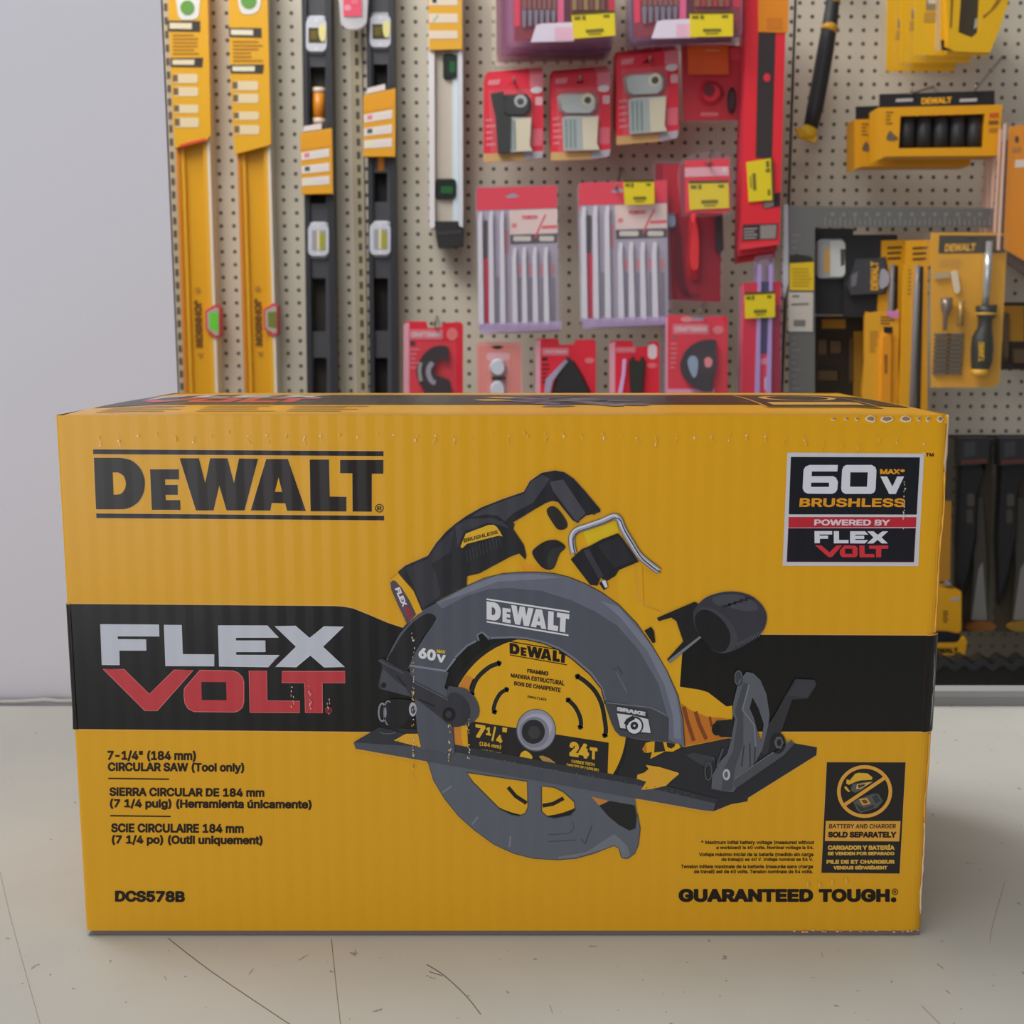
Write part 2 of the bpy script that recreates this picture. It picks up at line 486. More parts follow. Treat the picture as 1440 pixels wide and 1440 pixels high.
# top flaps, slightly domed
m = MB(); NX, NS = 48, 16
def topz(x, s): return zT + bulge(x, s)
vs = [(xL0+.0015+(xR0-xL0-.004)*i/NX, Y0+.0005+(BD-.002)*j/NS, topz(xL0+(xR0-xL0)*i/NX, j/NS)) for j in range(NS+1) for i in range(NX+1)]
m.add(vs, [[j*(NX+1)+i, j*(NX+1)+i+1, (j+1)*(NX+1)+i+1, (j+1)*(NX+1)+i] for j in range(NS) for i in range(NX)], my, True)
bl = [vs[i] for i in range(NX+1)]
m.add(bl+[(x, y, zT-.004) for x, y, z in bl], [[i, i+1, NX+2+i, NX+1+i] for i in range(NX)], my)
m.build('top_flap', box)
m = MB(); m.box((xL0+.004, Y0+.0012, .0001), (xR0-.0015, Y0+BD-.003, zB), M((104, 90, 84), .8)); m.build('bottom_flap', box)  # flap grey darkened for the shadow under the carton edge

def loc(u, v, k): return P(u, v, Y0-.00005*k-.00006)
def CM(*rgb, g=None): return M(rgb, .30, kind='carton', gain=g)
BLK = CM(17, 16, 16); TRAP = CM(200, 150, 70)
SIL = CM(164, 166, 176); RED = CM(162, 48, 54); INKB = CM(22, 14, 9)

# black band across front and right side
zb1, zb0 = P(1318, 892, Y0).z, P(1310, 1030.5, Y0).z
band = Ink(loc)
xe = xR0-.0066
ur1 = 720+xe*FPX*ray(0, 892)[1]/Y0; ur0 = 720+xe*FPX*ray(0, 1031)[1]/Y0
bp = [(98.5, 847.5), (470, 850.5), (484, 851.5), (497, 854), (518, 862.5), (545, 874), (575, 884), (700, 888), (1000, 890.5), (ur1, 892), (ur0, 1030.5), (520, 1031), (102.5, 1027)]
band.p(bp, TRAP, k=0)
L_ = [(u, v+1.8) if i < 10 else (u, v-1.8) for i, (u, v) in enumerate(bp)]
band.p(L_, BLK, k=1)
S2 = section(.00012)[0:14]
for z0, z1, mt, o_ in ((zb0, zb1, TRAP, 0), (zb0+.0006, zb1-.0006, BLK, .00006)):
    S2 = [(xR0-.0067, Y0-.0002-o_)] + section(.0006+o_)[0:8]
    band.add([(x, y, z) for z in (z0, z1) for x, y in S2], [[i, i+1, 9+i+1, 9+i] for i in range(8)], mt)
    S3 = section(.0006+o_)[21:28] 
    q = len(S3)
    band.add([(x, y, z) for z in (P(100, 1027, Y0).z+(.0006 if o_ else 0), P(100, 848, Y0).z-(.0006 if o_ else 0)) for x, y in S3], [[i, i+1, q+i+1, q+i] for i in range(q-1)], mt)
o = band.build('printed_band', box); o['label'] = 'black band printed round the box'

# maker's lettering
a = zm(120, 620, 6.545)
lg = Ink(loc)
for outer, holes in DW:
    lg.line(a(outer), 2.2, TRAP, True, k=1)
lg.shape([([((x-72)/2673, (y-78)/637) for x, y in o_], [[((x-72)/2673, (y-78)/637) for x, y in h] for h in hs]) for o_, hs in DW], [a(72, 78), a(2745, 78), a(2745, 715), a(72, 715)], INKB, k=2)
rc = zm(330, 620, 6.545)
lg.line(ell(*rc(1332, 620), 5.4, 5.4, 24), 1.2, INKB, True, k=2)
lg.text('R', R4(*rc(1312, 602), *rc(1352, 640)), INKB, .02, k=2)
lg.build('printed_logo', box)['label'] = 'black maker lettering between two bars'
f = zm(130, 860, 7.579)
fv = Ink(loc)
Qf = [f(85, 138), f(2690, 155), f(2690, 1082), f(85, 1065)]
fv.shape(FLN, Qf, SIL, k=2); fv.shape(VON, Qf, RED, k=2)
for grp, c in ((FLEX, CM(205, 205, 212)), (VOLT, CM(196, 104, 106))):
    for o_, hs in grp: fv.line(f(o_), .9, c, True, k=3)
g_ = zm(310, 860, 7.579)
fv.line(ell(*g_(1152, 1052), 4, 4, 20), 1.1, RED, True, k=2); fv.text('R', R4(*g_(1138, 1040), *g_(1166, 1066)), RED, .02, k=2)
fv.build('printed_range_name', box)['label'] = 'silver and red block lettering on the black band'

# description
tx = Ink(loc); t = zm(140, 1040, 4.5)
for s, x0, y0, x1, y1, dy in (('7-1/4" (184 mm)', 50, 68, 610, 138, 3), ('CIRCULAR SAW (Tool only)', 52, 142, 915, 213, 5), ('SIERRA CIRCULAR DE 184 mm', 62, 302, 1043, 358, 7),
                         ('(7 1/4 pulg) (Herramienta únicamente)', 65, 374, 1342, 443, 8), ('SCIE CIRCULAIRE 184 mm', 73, 530, 912, 588, 5), ('(7 1/4 po) (Outil uniquement)', 77, 603, 1032, 672, 5)):
    tx.text(s, [t(*p) for p in R4(x0, y0, x1, y1, dy)], INKB, .036, 1.0, k=1)
for x0, y0, x1, y1 in ((55, 246, 440, 251), (67, 482, 450, 487)):
    tx.line([t(x0, y0), t(x1, y1)], 2.0, INKB, k=1)
t = zm(80, 1000, 3)
tx.text('DCS578B', [t(*p) for p in R4(245, 757, 540, 805, 2)], INKB, .045, k=1)
tx.build('printed_description', box)['label'] = 'black text lines naming the saw in three languages'

# small print and slogan
tx = Ink(loc); t = zm(940, 1170, 4.235)
for s, x0, y0, x1, y1 in (('* Maximum initial battery voltage (measured without', 195, 50, 868, 78), ('a workload) is 60 volts. Nominal voltage is 54.', 285, 82, 866, 107),
        ('Voltaje máximo inicial de la batería (medido sin carga', 182, 122, 864, 150), ('de trabajo) es 60 V. Voltaje nominal es 54 V.', 315, 152, 862, 178),
        ('Tension initiale maximale de la batterie (mesurée sans charge', 75, 194, 862, 222), ('de travail) est de 60 volts. Tension nominale de 54 volts.', 152, 224, 860, 250)):
    tx.text(s, [t(*p) for p in R4(x0, y0, x1, y1)], INKB, .026, k=1)
for s, x0, x1 in (('GUARANTEED', 60, 862), ('TOUGH', 895, 1318)):
    tx.text(s, [t(*p) for p in R4(x0, 338, x1, 418)], INKB, .052, 1.03, k=1)
tx.p(ell(*t(1341, 404), 4, 3.6, 16), INKB, k=1)
tx.line(ell(*t(1349, 356), 4, 4, 20), 1.1, INKB, True, k=1); tx.text('R', R4(*t(1341, 348), *t(1357, 365)), INKB, .02, k=1)
tx.build('printed_slogan', box)['label'] = 'black slogan and small print at the lower right'

# voltage badge
b = Ink(loc); t = zm(1090, 620, 6)
b.p(t([(103, 98), (1258, 108), (1208, 1057), (63, 1054)]), CM(172, 171, 176), k=1)
b.p(t([(133, 135), (1222, 139), (1195, 622), (115, 620)]), CM(22, 23, 28), k=2)
b.p(t([(113, 642), (1193, 643), (1188, 728), (112, 732)]), CM(160, 34, 44), k=2)
b.p(t([(110, 736), (1188, 736), (1172, 1024), (98, 1021)]), CM(72, 14, 30), k=2)
b.p(t([(117, 742), (1181, 741), (1166, 1015), (106, 1013)]), CM(22, 22, 28), k=3)
WH = CM(182, 182, 190)
b.p(t([(530, 203), (525, 258), (310, 258), (308, 298), (490, 298), (515, 312), (530, 345), (525, 410), (510, 435), (480, 447), (275, 445), (245, 430), (232, 400), (240, 245), (255, 218), (290, 203)]), WH, [t([(305, 352), (455, 352), (455, 388), (303, 388)])], k=4)
b.p(t([(600, 203), (815, 203), (845, 220), (855, 250), (848, 410), (835, 435), (810, 447), (590, 447), (565, 430), (557, 400), (565, 245), (578, 215)]), WH, [t([(635, 265), (782, 265), (775, 387), (632, 387)])], k=4)
b.p(t([(888, 300), (945, 300), (990, 385), (1030, 300), (1088, 300), (1018, 448), (962, 448)]), WH, k=4)
ORG = CM(224, 152, 38)
b.text('MAX*', [t(*p) for p in R4(885, 238, 1095, 281)], ORG, .045, k=4)
b.text('BRUSHLESS', [t(*p) for p in [(210, 482), (1098, 484), (1096, 559), (203, 558)]], ORG, .032, 1.02, k=4)
b.text('POWERED BY', [t(*p) for p in [(332, 662), (972, 664), (968, 715), (329, 714)]], CM(196, 178, 184), .035, k=4)
b.shape(FLO, [t(*p) for p in [(332, 761), (957, 762), (952, 866), (329, 866)]], WH, k=4)
b.shape(VOO, [t(*p) for p in [(336, 880), (955, 880), (950, 984), (345, 983)]], CM(176, 44, 52), k=4)
b.text('TM', [t(*p) for p in R4(1272, 103, 1338, 132)], INKB, .03, k=1)
b.build('voltage_badge', box)['label'] = 'silver framed black and red battery badge at the upper right'

# battery notice
b = Ink(loc); t = zm(1140, 1060, 8)
b.line(t([(182, 95), (1068, 97), (1000, 1348), (120, 1340)]), 2.4, TRAP, True, k=1)
b.p(t([(182, 95), (1068, 97), (1000, 1348), (120, 1340)]), CM(30, 27, 25), k=2)
OR2 = CM(206, 150, 58); GR = CM(74, 74, 74)
b.p(t([(470, 340), (600, 318), (700, 305), (690, 330), (640, 352), (580, 405), (500, 440), (450, 410)]), GR, k=3)
b.p(t([(400, 335), (405, 290), (450, 245), (510, 222), (540, 214), (640, 220), (695, 265), (690, 292), (560, 300), (500, 318), (430, 350)]), CM(214, 166, 52), k=4)
b.p(t([(520, 345), (600, 330), (690, 315), (650, 345), (560, 395), (510, 395)]), CM(196, 150, 70), k=4)
b.p(t([(530, 352), (620, 338), (600, 365), (540, 388)]), CM(52, 52, 54), k=5)
b.p(t([(378, 370), (400, 365), (445, 425), (425, 430), (385, 395)]), CM(196, 150, 50), k=4)
b.p(t([(405, 285), (455, 235), (500, 225), (440, 300)]), CM(36, 34, 32), k=5)
b.p(t([(480, 545), (545, 505), (640, 470), (700, 450), (760, 448), (812, 530), (750, 605), (640, 640), (560, 668), (520, 630)]), GR, k=3)
b.p(t([(690, 480), (740, 460), (790, 530), (730, 560)]), CM(48, 50, 54), k=4)
b.p(t([(500, 560), (530, 600), (560, 650), (700, 610), (720, 570), (600, 610), (560, 590)]), CM(46, 47, 50), k=4)
b.p(t([(543, 510), (632, 496), (674, 562), (586, 580)]), CM(200, 146, 62), k=4)
b.p(t([(570, 522), (622, 514), (648, 552), (597, 562)]), CM(92, 60, 30), k=5)
b.line(t(ell(607, 424, 290, 277, 56)), 5.0, OR2, True, k=6)
b.line(t([(384, 572), (836, 268)]), 5.0, OR2, k=7)
b.p(t([(170, 755), (1012, 757), (996, 986), (160, 981)]), OR2, k=3)
b.text('BATTERY AND CHARGER', [t(*p) for p in [(210, 790), (962, 790), (958, 840), (206, 840)]], CM(58, 36, 20), .02, k=4)
b.text('SOLD SEPARATELY', [t(*p) for p in [(197, 876), (966, 876), (962, 945), (194, 943)]], CM(30, 20, 14), .05, k=4)
for s, x0, y0, x1, y1 in (('CARGADOR Y BATERÍA', 193, 1018, 945, 1082), ('SE VENDEN POR SEPARADO', 190, 1102, 942, 1142), ('PILE DE ET CHARGEUR', 178, 1192, 945, 1238), ('VENDUS SÉPARÉMENT', 255, 1252, 862, 1302)):
    b.text(s, [t(*p) for p in R4(x0, y0, x1, y1)], CM(190, 150, 62), .05, k=3)
b.build('battery_notice', box)['label'] = 'black notice with a crossed-out battery and charger'

# ------------------------------------------------------------------ the saw picture on the box front
sw = Ink(loc)
S = zm(480, 640, 3); R = zm(880, 800, 4.2367); L = zm(480, 860, 6); H = zm(540, 640, 6); G = zm(720, 640, 6); B = zm(640, 890, 6); Q = zm(560, 1040, 4); K = zm(840, 960, 10.283)
dark = CM(36, 37, 41); blk = CM(24, 24, 26); gry = CM(70, 73, 82); gr2 = CM(60, 63, 70); grl = CM(98, 101, 114); gld = CM(48, 49, 55)
syel = CM(202, 150, 22); sye2 = CM(196, 146, 18); brn = CM(168, 98, 30); brd = CM(112, 58, 24)
# yellow body behind the guard
bodyY = G([(-5, 600), (200, 450), (330, 388), (540, 580), (700, 500), (930, 560), (1030, 860), (1060, 1230), (1260, 1330), (1500, 1300)]) + R([(270, 290), (300, 315), (342, 430), (335, 520), (322, 702), (440, 720), (490, 735), (600, 820), (635, 815), (636, 890), (610, 1010), (345, 1062), (100, 900), (0, 600)]) + [(700, 860), (655, 830), (655, 815)] + H([(700, 1020), (1130, 830)])
sw.line(bodyY, 2.6, TRAP, True, k=.5)
sw.p(bodyY, syel, k=3)
sw.p(G([(600, 640), (880, 560), (900, 650), (640, 760)]), CM(216, 182, 30), k=4)
sw.p(R([(330, 800), (380, 838), (480, 880), (600, 890), (545, 905), (520, 940), (540, 990), (606, 1010), (350, 1056)]), brn, k=4)
for pts, wd in (([(345, 820), (365, 900), (405, 1025)], 6), ([(415, 850), (440, 930), (480, 1015)], 6), ([(500, 880), (512, 940)], 4)):
    sw.line(R(pts), wd*.9, brd, k=5)
sw.p(G([(60, 900), (240, 940), (340, 990), (100, 1000)]), CM(190, 130, 26), k=4)
sw.p(G([(600, 1120), (880, 1040), (900, 1250), (720, 1180)]), CM(190, 136, 24), k=4)
sw.line(G([(1100, 940), (1110, 1270), (1260, 1320)]), .9, CM(176, 124, 18), k=4)
# base plate
base = [(497, 1044), (533, 1022.5), (560, 1024), (640, 1030), (920, 1064), (961, 1051), (1030, 1038), (1116, 1045), (1149, 1051), (1148, 1062), (1052, 1122), (1051, 1127), (1028, 1131), (1003, 1141), (985, 1139), (500, 1053)]
sw.line(base, 2.4, TRAP, True, k=.5)
sw.p(base, dark, k=4)
sw.p(R([(360, 1110), (400, 1095), (520, 1120), (510, 1180), (450, 1170)]), CM(52, 54, 58), k=5)
# blade
cx, cy = 756, 1022
sw.p(ell(cx, cy, 131, 133, 64), blk, k=5)
sw.p(ell(cx, cy, 125, 126, 64), syel, k=6)
sw.p([(cx+124*math.cos(a), cy+125*math.sin(a)) for a in [math.radians(x) for x in range(150, 222, 6)]] + [(cx+108*math.cos(a), cy+112*math.sin(a)) for a in [math.radians(x) for x in range(216, 144, -6)]], CM(176, 112, 40), k=7)
# label band and its writing
sw.p(B([(100, 738), (1296, 926), (1284, 1264), (112, 1046)]), CM(30, 29, 28), k=7)
sw.shape(DWN, [B(458, 68), B(952, 150), B(943, 274), B(455, 190)], INKB, k=7)
for s, q, bo in (('FRAMING', [(609, 302), (788, 326), (785, 363), (606, 336)], .04), ('MADERA ESTRUCTURAL', [(471, 340), (925, 404), (921, 446), (469, 374)], .035), ('BOIS DE CHARPENTE', [(499, 407), (893, 464), (888, 503), (497, 441)], .035), ('DWA171424', [(612, 527), (773, 552), (770, 573), (610, 548)], .03)):
    sw.text(s, [B(*p) for p in q], INKB, bo, k=7)
byl = CM(226, 178, 48)
for s, q, bo in (('7', [(172, 768), (258, 782), (256, 895), (170, 880)], .05), ('1', [(262, 792), (306, 798), (304, 868), (260, 862)], .05), ('/', [(308, 786), (346, 792), (344, 918), (306, 912)], .03), ('4', [(346, 858), (400, 866), (398, 932), (344, 924)], .05), ('"', [(398, 796), (440, 802), (436, 842), (398, 836)], .03),
                 ('(184 mm)', [(207, 914), (390, 944), (387, 984), (205, 954)], .03), ('5/8" (16 mm)', [(225, 980), (386, 1004), (384, 1030), (223, 1004)], .02), ('ARBOR / EJE / AXE', [(178, 1010), (424, 1050), (421, 1076), (176, 1036)], .03),
                 ('24', [(966, 912), (1132, 938), (1128, 1064), (962, 1038)], .06), ('T', [(1136, 962), (1202, 972), (1198, 1072), (1134, 1062)], .06), ('CARBIDE TEETH', [(982, 1068), (1178, 1100), (1176, 1126), (980, 1094)], .03), ('DIENTES DE CARBURO', [(942, 1100), (1214, 1146), (1211, 1174), (940, 1128)], .03), ('DENTS DE CARBURE', [(952, 1142), (1200, 1184), (1197, 1212), (950, 1170)], .03)):
    sw.text(s, [B(*p) for p in q], byl, bo, k=8)
sw.line(B([(112, 1052), (590, 1142)]), 1.2, byl, k=8); sw.line(B([(870, 1195), (1284, 1270)]), 1.2, byl, k=8)
sw.p(B(spl([(540, 1060), (560, 1010), (600, 995), (650, 1040), (640, 1080), (600, 1120), (570, 1140), (540, 1110)])), byl, k=8)
sw.p(B([(705, 1040), (740, 1035), (800, 1060), (850, 1100), (850, 1140), (760, 1110)]), CM(150, 118, 60), k=8)
for pts, wd in (([(375, 255), (300, 282), (230, 335), (180, 392), (150, 460), (140, 520)], 38), ([(440, 475), (385, 508), (345, 572), (325, 640), (335, 672)], 34), ([(1028, 365), (1100, 412), (1180, 492), (1235, 600), (1260, 720), (1272, 820), (1262, 870)], 38), ([(950, 562), (1010, 622), (1050, 700), (1062, 762), (1055, 800)], 36)):
    p_ = B(spl(pts, False))
    for w_, c, k_ in ((wd+16, byl, 7), (wd, CM(26, 25, 24), 8)):
        sw.line(p_, w_/6, c, k=k_)
        for e in (p_[0], p_[-1]): sw.p(ell(*e, w_/12, w_/12, 14), c, k=k_)
# hub
sw.p(B(ell(683, 822, 168, 180, 44)), CM(70, 70, 78), k=9)
sw.p(B(ell(684, 820, 160, 172, 44)), CM(128, 128, 142), k=10)
sw.p(B(ell(690, 790, 130, 110, 36)), CM(146, 146, 160), k=11)
sw.p(B(ell(668, 838, 124, 130, 40)), CM(110, 110, 122), k=12)
sw.p(B(ell(660, 834, 98, 102, 36)), CM(34, 34, 37), k=13)
sw.p(B(ell(668, 840, 56, 60, 6)), CM(52, 52, 54), k=14)
# lower guard with two windows
og = Q([(155, 80), (200, 230), (260, 330), (340, 430), (430, 510), (540, 590), (650, 640), (760, 668), (900, 676), (1000, 668), (1100, 640), (1180, 608), (1215, 596), (1242, 612), (1256, 664), (1275, 669), (1292, 668), (1330, 640), (1350, 590), (1360, 500), (1345, 420), (1330, 330), (1080, 250)])
sw.line(og[:-2], 2.8, TRAP, k=.5)
sw.line(og[:-2], 1.4, blk, k=8)
w1 = Q([(385, 185), (725, 235), (730, 380), (715, 415), (680, 430), (640, 424), (570, 390), (480, 300), (420, 240)])
w2 = Q([(805, 262), (880, 270), (930, 295), (990, 350), (996, 395), (970, 425), (880, 442), (840, 435), (806, 405)])
sw.p(og, CM(80, 85, 93), [w1, w2], k=9)
for w_ in (w1, w2): sw.line(w_, 1.4, CM(52, 54, 60), True, k=10)
sw.line(Q([(618, 268), (660, 318), (722, 358)]), 5.4, blk, k=8); sw.line(Q([(812, 372), (870, 362), (930, 330)]), 5.4, blk, k=8)
sw.p(Q([(1130, 372), (1190, 345), (1330, 370), (1342, 430), (1335, 500), (1300, 512), (1240, 480), (1180, 430)]), CM(28, 29, 30), k=10)
sw.p(Q([(1085, 320), (1185, 345), (1130, 372)]), CM(170, 108, 50), k=10)
sw.p(Q([(1215, 530), (1250, 560), (1290, 600), (1305, 650), (1280, 666), (1258, 660), (1245, 612), (1215, 594), (1150, 618), (1000, 662), (900, 672), (900, 660), (1060, 632)]), CM(98, 102, 110), k=10)
for a_, b_ in (((300, 262), (250, 298)), ((448, 435), (415, 478)), ((632, 540), (625, 605))):
    sw.line(Q([a_, b_]), 2.4, CM(104, 108, 116), k=10)
sw.line(Q([(845, 535), (960, 528), (990, 500), (980, 460)]), 1.0, CM(58, 60, 66), k=10); sw.line(Q([(1092, 480), (1050, 588), (1030, 560)]), 1.2, CM(48, 50, 54), k=10); sw.line(Q([(840, 575), (1000, 565)]), 1.0, CM(58, 60, 66), k=10)
# riving wedge, base front edge
sw.p(B([(596, 1140), (608, 1086), (650, 1074), (720, 1100), (870, 1186), (862, 1204)]), gry, k=10)
edge = [(497, 1044), (500, 1053), (985, 1139), (1003, 1141), (1006, 1130), (900, 1105), (720, 1072), (600, 1051)]
sw.p(edge, CM(66, 69, 76), k=11)
sw.p([(497, 1044), (600, 1051), (720, 1072), (900, 1105), (1006, 1130), (1010, 1124), (900, 1096), (720, 1062), (600, 1040), (533, 1022.5)], CM(44, 45, 50), k=11)
for i in range(46):
    u = 560+i*9.2; v = 1044+(u-560)*.176
    sw.p(ell(u+random.uniform(-3, 3), v+random.uniform(-2, 3), .9, .7, 6), CM(96, 92, 88), k=12)
sw.p(L([(443, 1088), (545, 1031), (646, 1031), (671, 1146)]), CM(206, 152, 40), k=12)
# black hollow under the guard, yellow shapes showing through
sw.p(K([(435, 800), (1210, 895), (1235, 960), (750, 1110), (690, 1190), (740, 1290), (700, 1340), (570, 1390), (590, 1440), (300, 1432), (380, 1200), (452, 1080), (405, 1070)]), CM(33, 33, 34), k=10)
sw.p(K([(650, 960), (700, 872), (780, 850), (830, 850), (822, 1010), (985, 990), (765, 1102), (790, 1000), (735, 1015), (680, 1010)]), syel, k=12)
sw.p(K([(655, 950), (700, 875), (715, 1000), (690, 1010)]), brn, k=13)
sw.p(K([(950, 860), (1000, 860), (1010, 930), (1070, 955), (1120, 920), (1130, 850), (1160, 860), (1208, 935), (1090, 998), (985, 992)]), syel, k=12)
sw.p(R([(118, 1168), (200, 1180), (312, 1214), (318, 1222), (270, 1262), (240, 1292), (150, 1312), (92, 1316), (122, 1268), (65, 1250), (70, 1226), (110, 1214), (136, 1192)]), CM(206, 152, 40), k=12)
# upper guard
outer = L([(375, 400), (425, 295), (490, 180), (570, 90)]) + [(583, 867), (593, 858), (613, 847), (657, 824), (682, 813), (707, 807), (732, 805), (753, 804.8), (780, 807), (800, 812), (820, 820), (845, 833), (870, 851), (895, 877), (915, 906), (937, 943), (953, 978), (960, 1012), (962.5, 1050)]
inner = [(957.7, 1046.5), (937, 1043.6), (903, 1041), (882, 1037), (872, 1035), (865, 1028), (860, 1018), (853.6, 999), (850.7, 990), (846.7, 968), (831.7, 946.7), (806.7, 925), (786.7, 911.7), (765, 903), (740, 897.5), (720, 896), (698, 897.5), (686.7, 900), (677, 889), (671, 893), (670, 902.5), (656.7, 910), (640, 926.7), (627, 943), (575, 935)] + L([(600, 400), (680, 230), (760, 120)]) 
gpoly = outer[6:] + inner[:-3] + L([(600, 400), (680, 230), (780, 95), (796, 45), (765, 15)])
sw.line(outer[3:], 2.6, TRAP, k=.5); sw.line(outer, 1.6, blk, k=13)
sw.p(outer[:7] + L([(780, 90), (680, 260), (575, 470), (520, 530)]), CM(70, 72, 82), k=13)
sw.p(L(spl([(395, 415), (440, 318), (510, 200), (605, 92), (700, 26), (750, 16), (796, 45), (782, 95), (700, 215), (610, 370), (560, 480), (520, 530)])), CM(27, 27, 30), k=14)
sw.p(gpoly, gry, k=14)
rim = outer[6:] + [(940, 1040), (939, 1008), (926, 962), (899, 915), (868, 880), (837, 860), (803, 844), (762, 831), (720, 827), (690, 828), (655, 838), (622, 856)]
sw.p(rim, CM(88, 91, 103), k=15)
sw.p([(915, 906), (937, 943), (951, 978), (957, 1012), (958, 1040), (948, 1038), (946, 1005), (934, 962), (910, 915), (872, 868), (845, 845), (870, 853)], CM(104, 108, 122), k=16)
sw.p([(613, 849), (657, 826), (700, 809), (753, 807), (790, 812), (753, 815), (700, 818), (657, 834)], CM(104, 107, 120), k=16)
sw.p([(882, 1037), (872, 1035), (865, 1028), (860, 1018), (853.6, 999), (850.7, 985), (914, 995), (940, 1010), (940, 1043)], CM(58, 60, 66), k=15)
sw.line([(850.7, 985), (846.7, 968), (831.7, 946.7), (806.7, 925), (786.7, 911.7), (765, 903), (740, 897.5), (720, 896), (690, 897)], 3.0, grl, k=16)
sw.line([(850.7, 990), (845.7, 969), (829.7, 948.7), (804.7, 927), (785, 913.7), (764, 905), (740, 899.5), (720, 898), (698, 899.5)], 1.4, blk, k=17)
sw.line([(673, 901), (671, 893), (678, 889), (688, 897)], 3.0, grl, k=16)
sw.line([(640, 924.7), (656.7, 908), (670, 901)], 3.0, grl, k=16)
sw.line([(576, 936), (627, 943.5), (640, 926)], 3.0, CM(110, 113, 126), k=16)
sw.line([(852, 988), (915, 995), (938, 1006)], 1.4, grl, k=16)
sw.shape(DWN, [(684.1, 841.3), (801, 859.2), (799.2, 894.6), (683, 875.3)], CM(192, 192, 196), k=17)
L60 = CM(196, 196, 198)
sw.text('60', [L(*p) for p in [(656, 298), (802, 326), (792, 420), (648, 392)]], L60, .05, k=17)
sw.text('V', [L(*p) for p in [(806, 358), (882, 368), (878, 434), (802, 424)]], L60, .05, k=17)
sw.text('MAX', [L(*p) for p in [(806, 318), (880, 328), (878, 356), (804, 346)]], CM(190, 158, 50), .05, k=17)
sw.text('BRAKE', [K(*p) for p in [(288, 348), (700, 424), (694, 482), (284, 408)]], CM(176, 176, 180), .06, k=17)
sw.p(K([(270, 325), (720, 400), (790, 735), (620, 740), (320, 680)]), CM(40, 42, 46), k=16)
sw.p(K([(285, 445), (500, 470), (735, 528), (772, 728), (640, 716), (420, 665), (332, 656)]), CM(176, 176, 180), k=17)
sw.p(K(ell(535, 622, 132, 136, 30)), CM(40, 42, 46), k=18); sw.p(K(ell(535, 625, 108, 112, 30)), CM(184, 184, 188), k=19); sw.p(K(ell(535, 622, 56, 58, 24)), CM(34, 34, 38), k=20)
sw.line(K([(410, 605), (440, 550), (530, 500)]), 6.0, CM(34, 34, 38), k=20); sw.p(K(ell(535, 622, 16, 16, 10)), CM(180, 180, 184), k=21)
sw.line(S([(1150, 905), (1170, 895), (1185, 925)]), 1.2, gld, k=16); sw.line(S([(1160, 915), (1205, 1000)]), 1.6, CM(90, 92, 102), k=16)
# left leg, pivot and levers
sw.p(L([(575, 470), (600, 470), (905, 510), (870, 640), (975, 760), (940, 980), (958, 1200), (672, 1150), (640, 1000), (615, 720), (585, 600)]), gry, k=15)
sw.line(L([(958, 1200), (940, 980), (960, 800)]), 1.2, gld, k=16)
sw.p(L(spl([(330, 790), (380, 750), (440, 738), (560, 745), (620, 770), (620, 860), (575, 900), (520, 960), (440, 985), (370, 930), (330, 880)])), CM(26, 26, 29), k=15)
sw.line(L(ell(345, 850, 30, 75, 24)), 2.2, CM(120, 120, 132), True, k=16); sw.line(L(ell(395, 855, 34, 100, 24, 90, 300)), 1.8, CM(110, 110, 120), k=16)
sw.p(L(ell(395, 1012, 66, 20, 20)), CM(40, 41, 45), k=15); sw.line(L(ell(395, 1012, 66, 20, 20, 0, 180)), .9, CM(90, 90, 98), k=16)
sw.p(L(ell(603, 825, 32, 60, 20)), CM(150, 152, 162), k=16); sw.p(L(ell(606, 830, 20, 34, 16)), CM(60, 60, 66), k=17)
sw.p(L(spl([(900, 640), (960, 635), (1050, 655), (1130, 730), (1165, 830), (1145, 900), (1080, 948), (1000, 965), (920, 930), (880, 800)])), CM(62, 64, 72), k=16)
sw.p(L(spl([(910, 700), (990, 690), (1070, 770), (1090, 860), (1060, 930), (1000, 970), (930, 968), (880, 930), (860, 850)])), CM(44, 45, 50), k=17)
sw.p(L([(303, 410), (345, 394), (525, 498), (565, 500), (612, 582), (820, 690), (910, 740), (960, 800), (950, 900), (880, 935), (780, 850), (640, 745), (590, 722), (322, 652), (308, 620), (345, 480), (340, 440)]), CM(46, 46, 52), k=18)
sw.p(L([(325, 600), (350, 480), (480, 600), (540, 640), (590, 716), (345, 655)]), CM(62, 63, 71), k=19)
sw.p(L(ell(358, 622, 22, 24, 16)), CM(18, 18, 22), k=20)
sw.line(L([(318, 415), (520, 520)]), 2.4, CM(66, 66, 74), k=19); sw.line(L([(470, 540), (545, 635)]), 2.2, CM(26, 26, 30), k=20); sw.line(L([(600, 590), (815, 700), (900, 745)]), 2.2, CM(72, 72, 80), k=19); sw.line(L([(650, 740), (790, 800)]), 2.0, CM(24, 24, 28), k=19)
sw.p(L(ell(908, 868, 56, 60, 24)), CM(20, 20, 22), k=19); sw.p(L(ell(905, 868, 28, 34, 6)), CM(50, 50, 54), k=20)
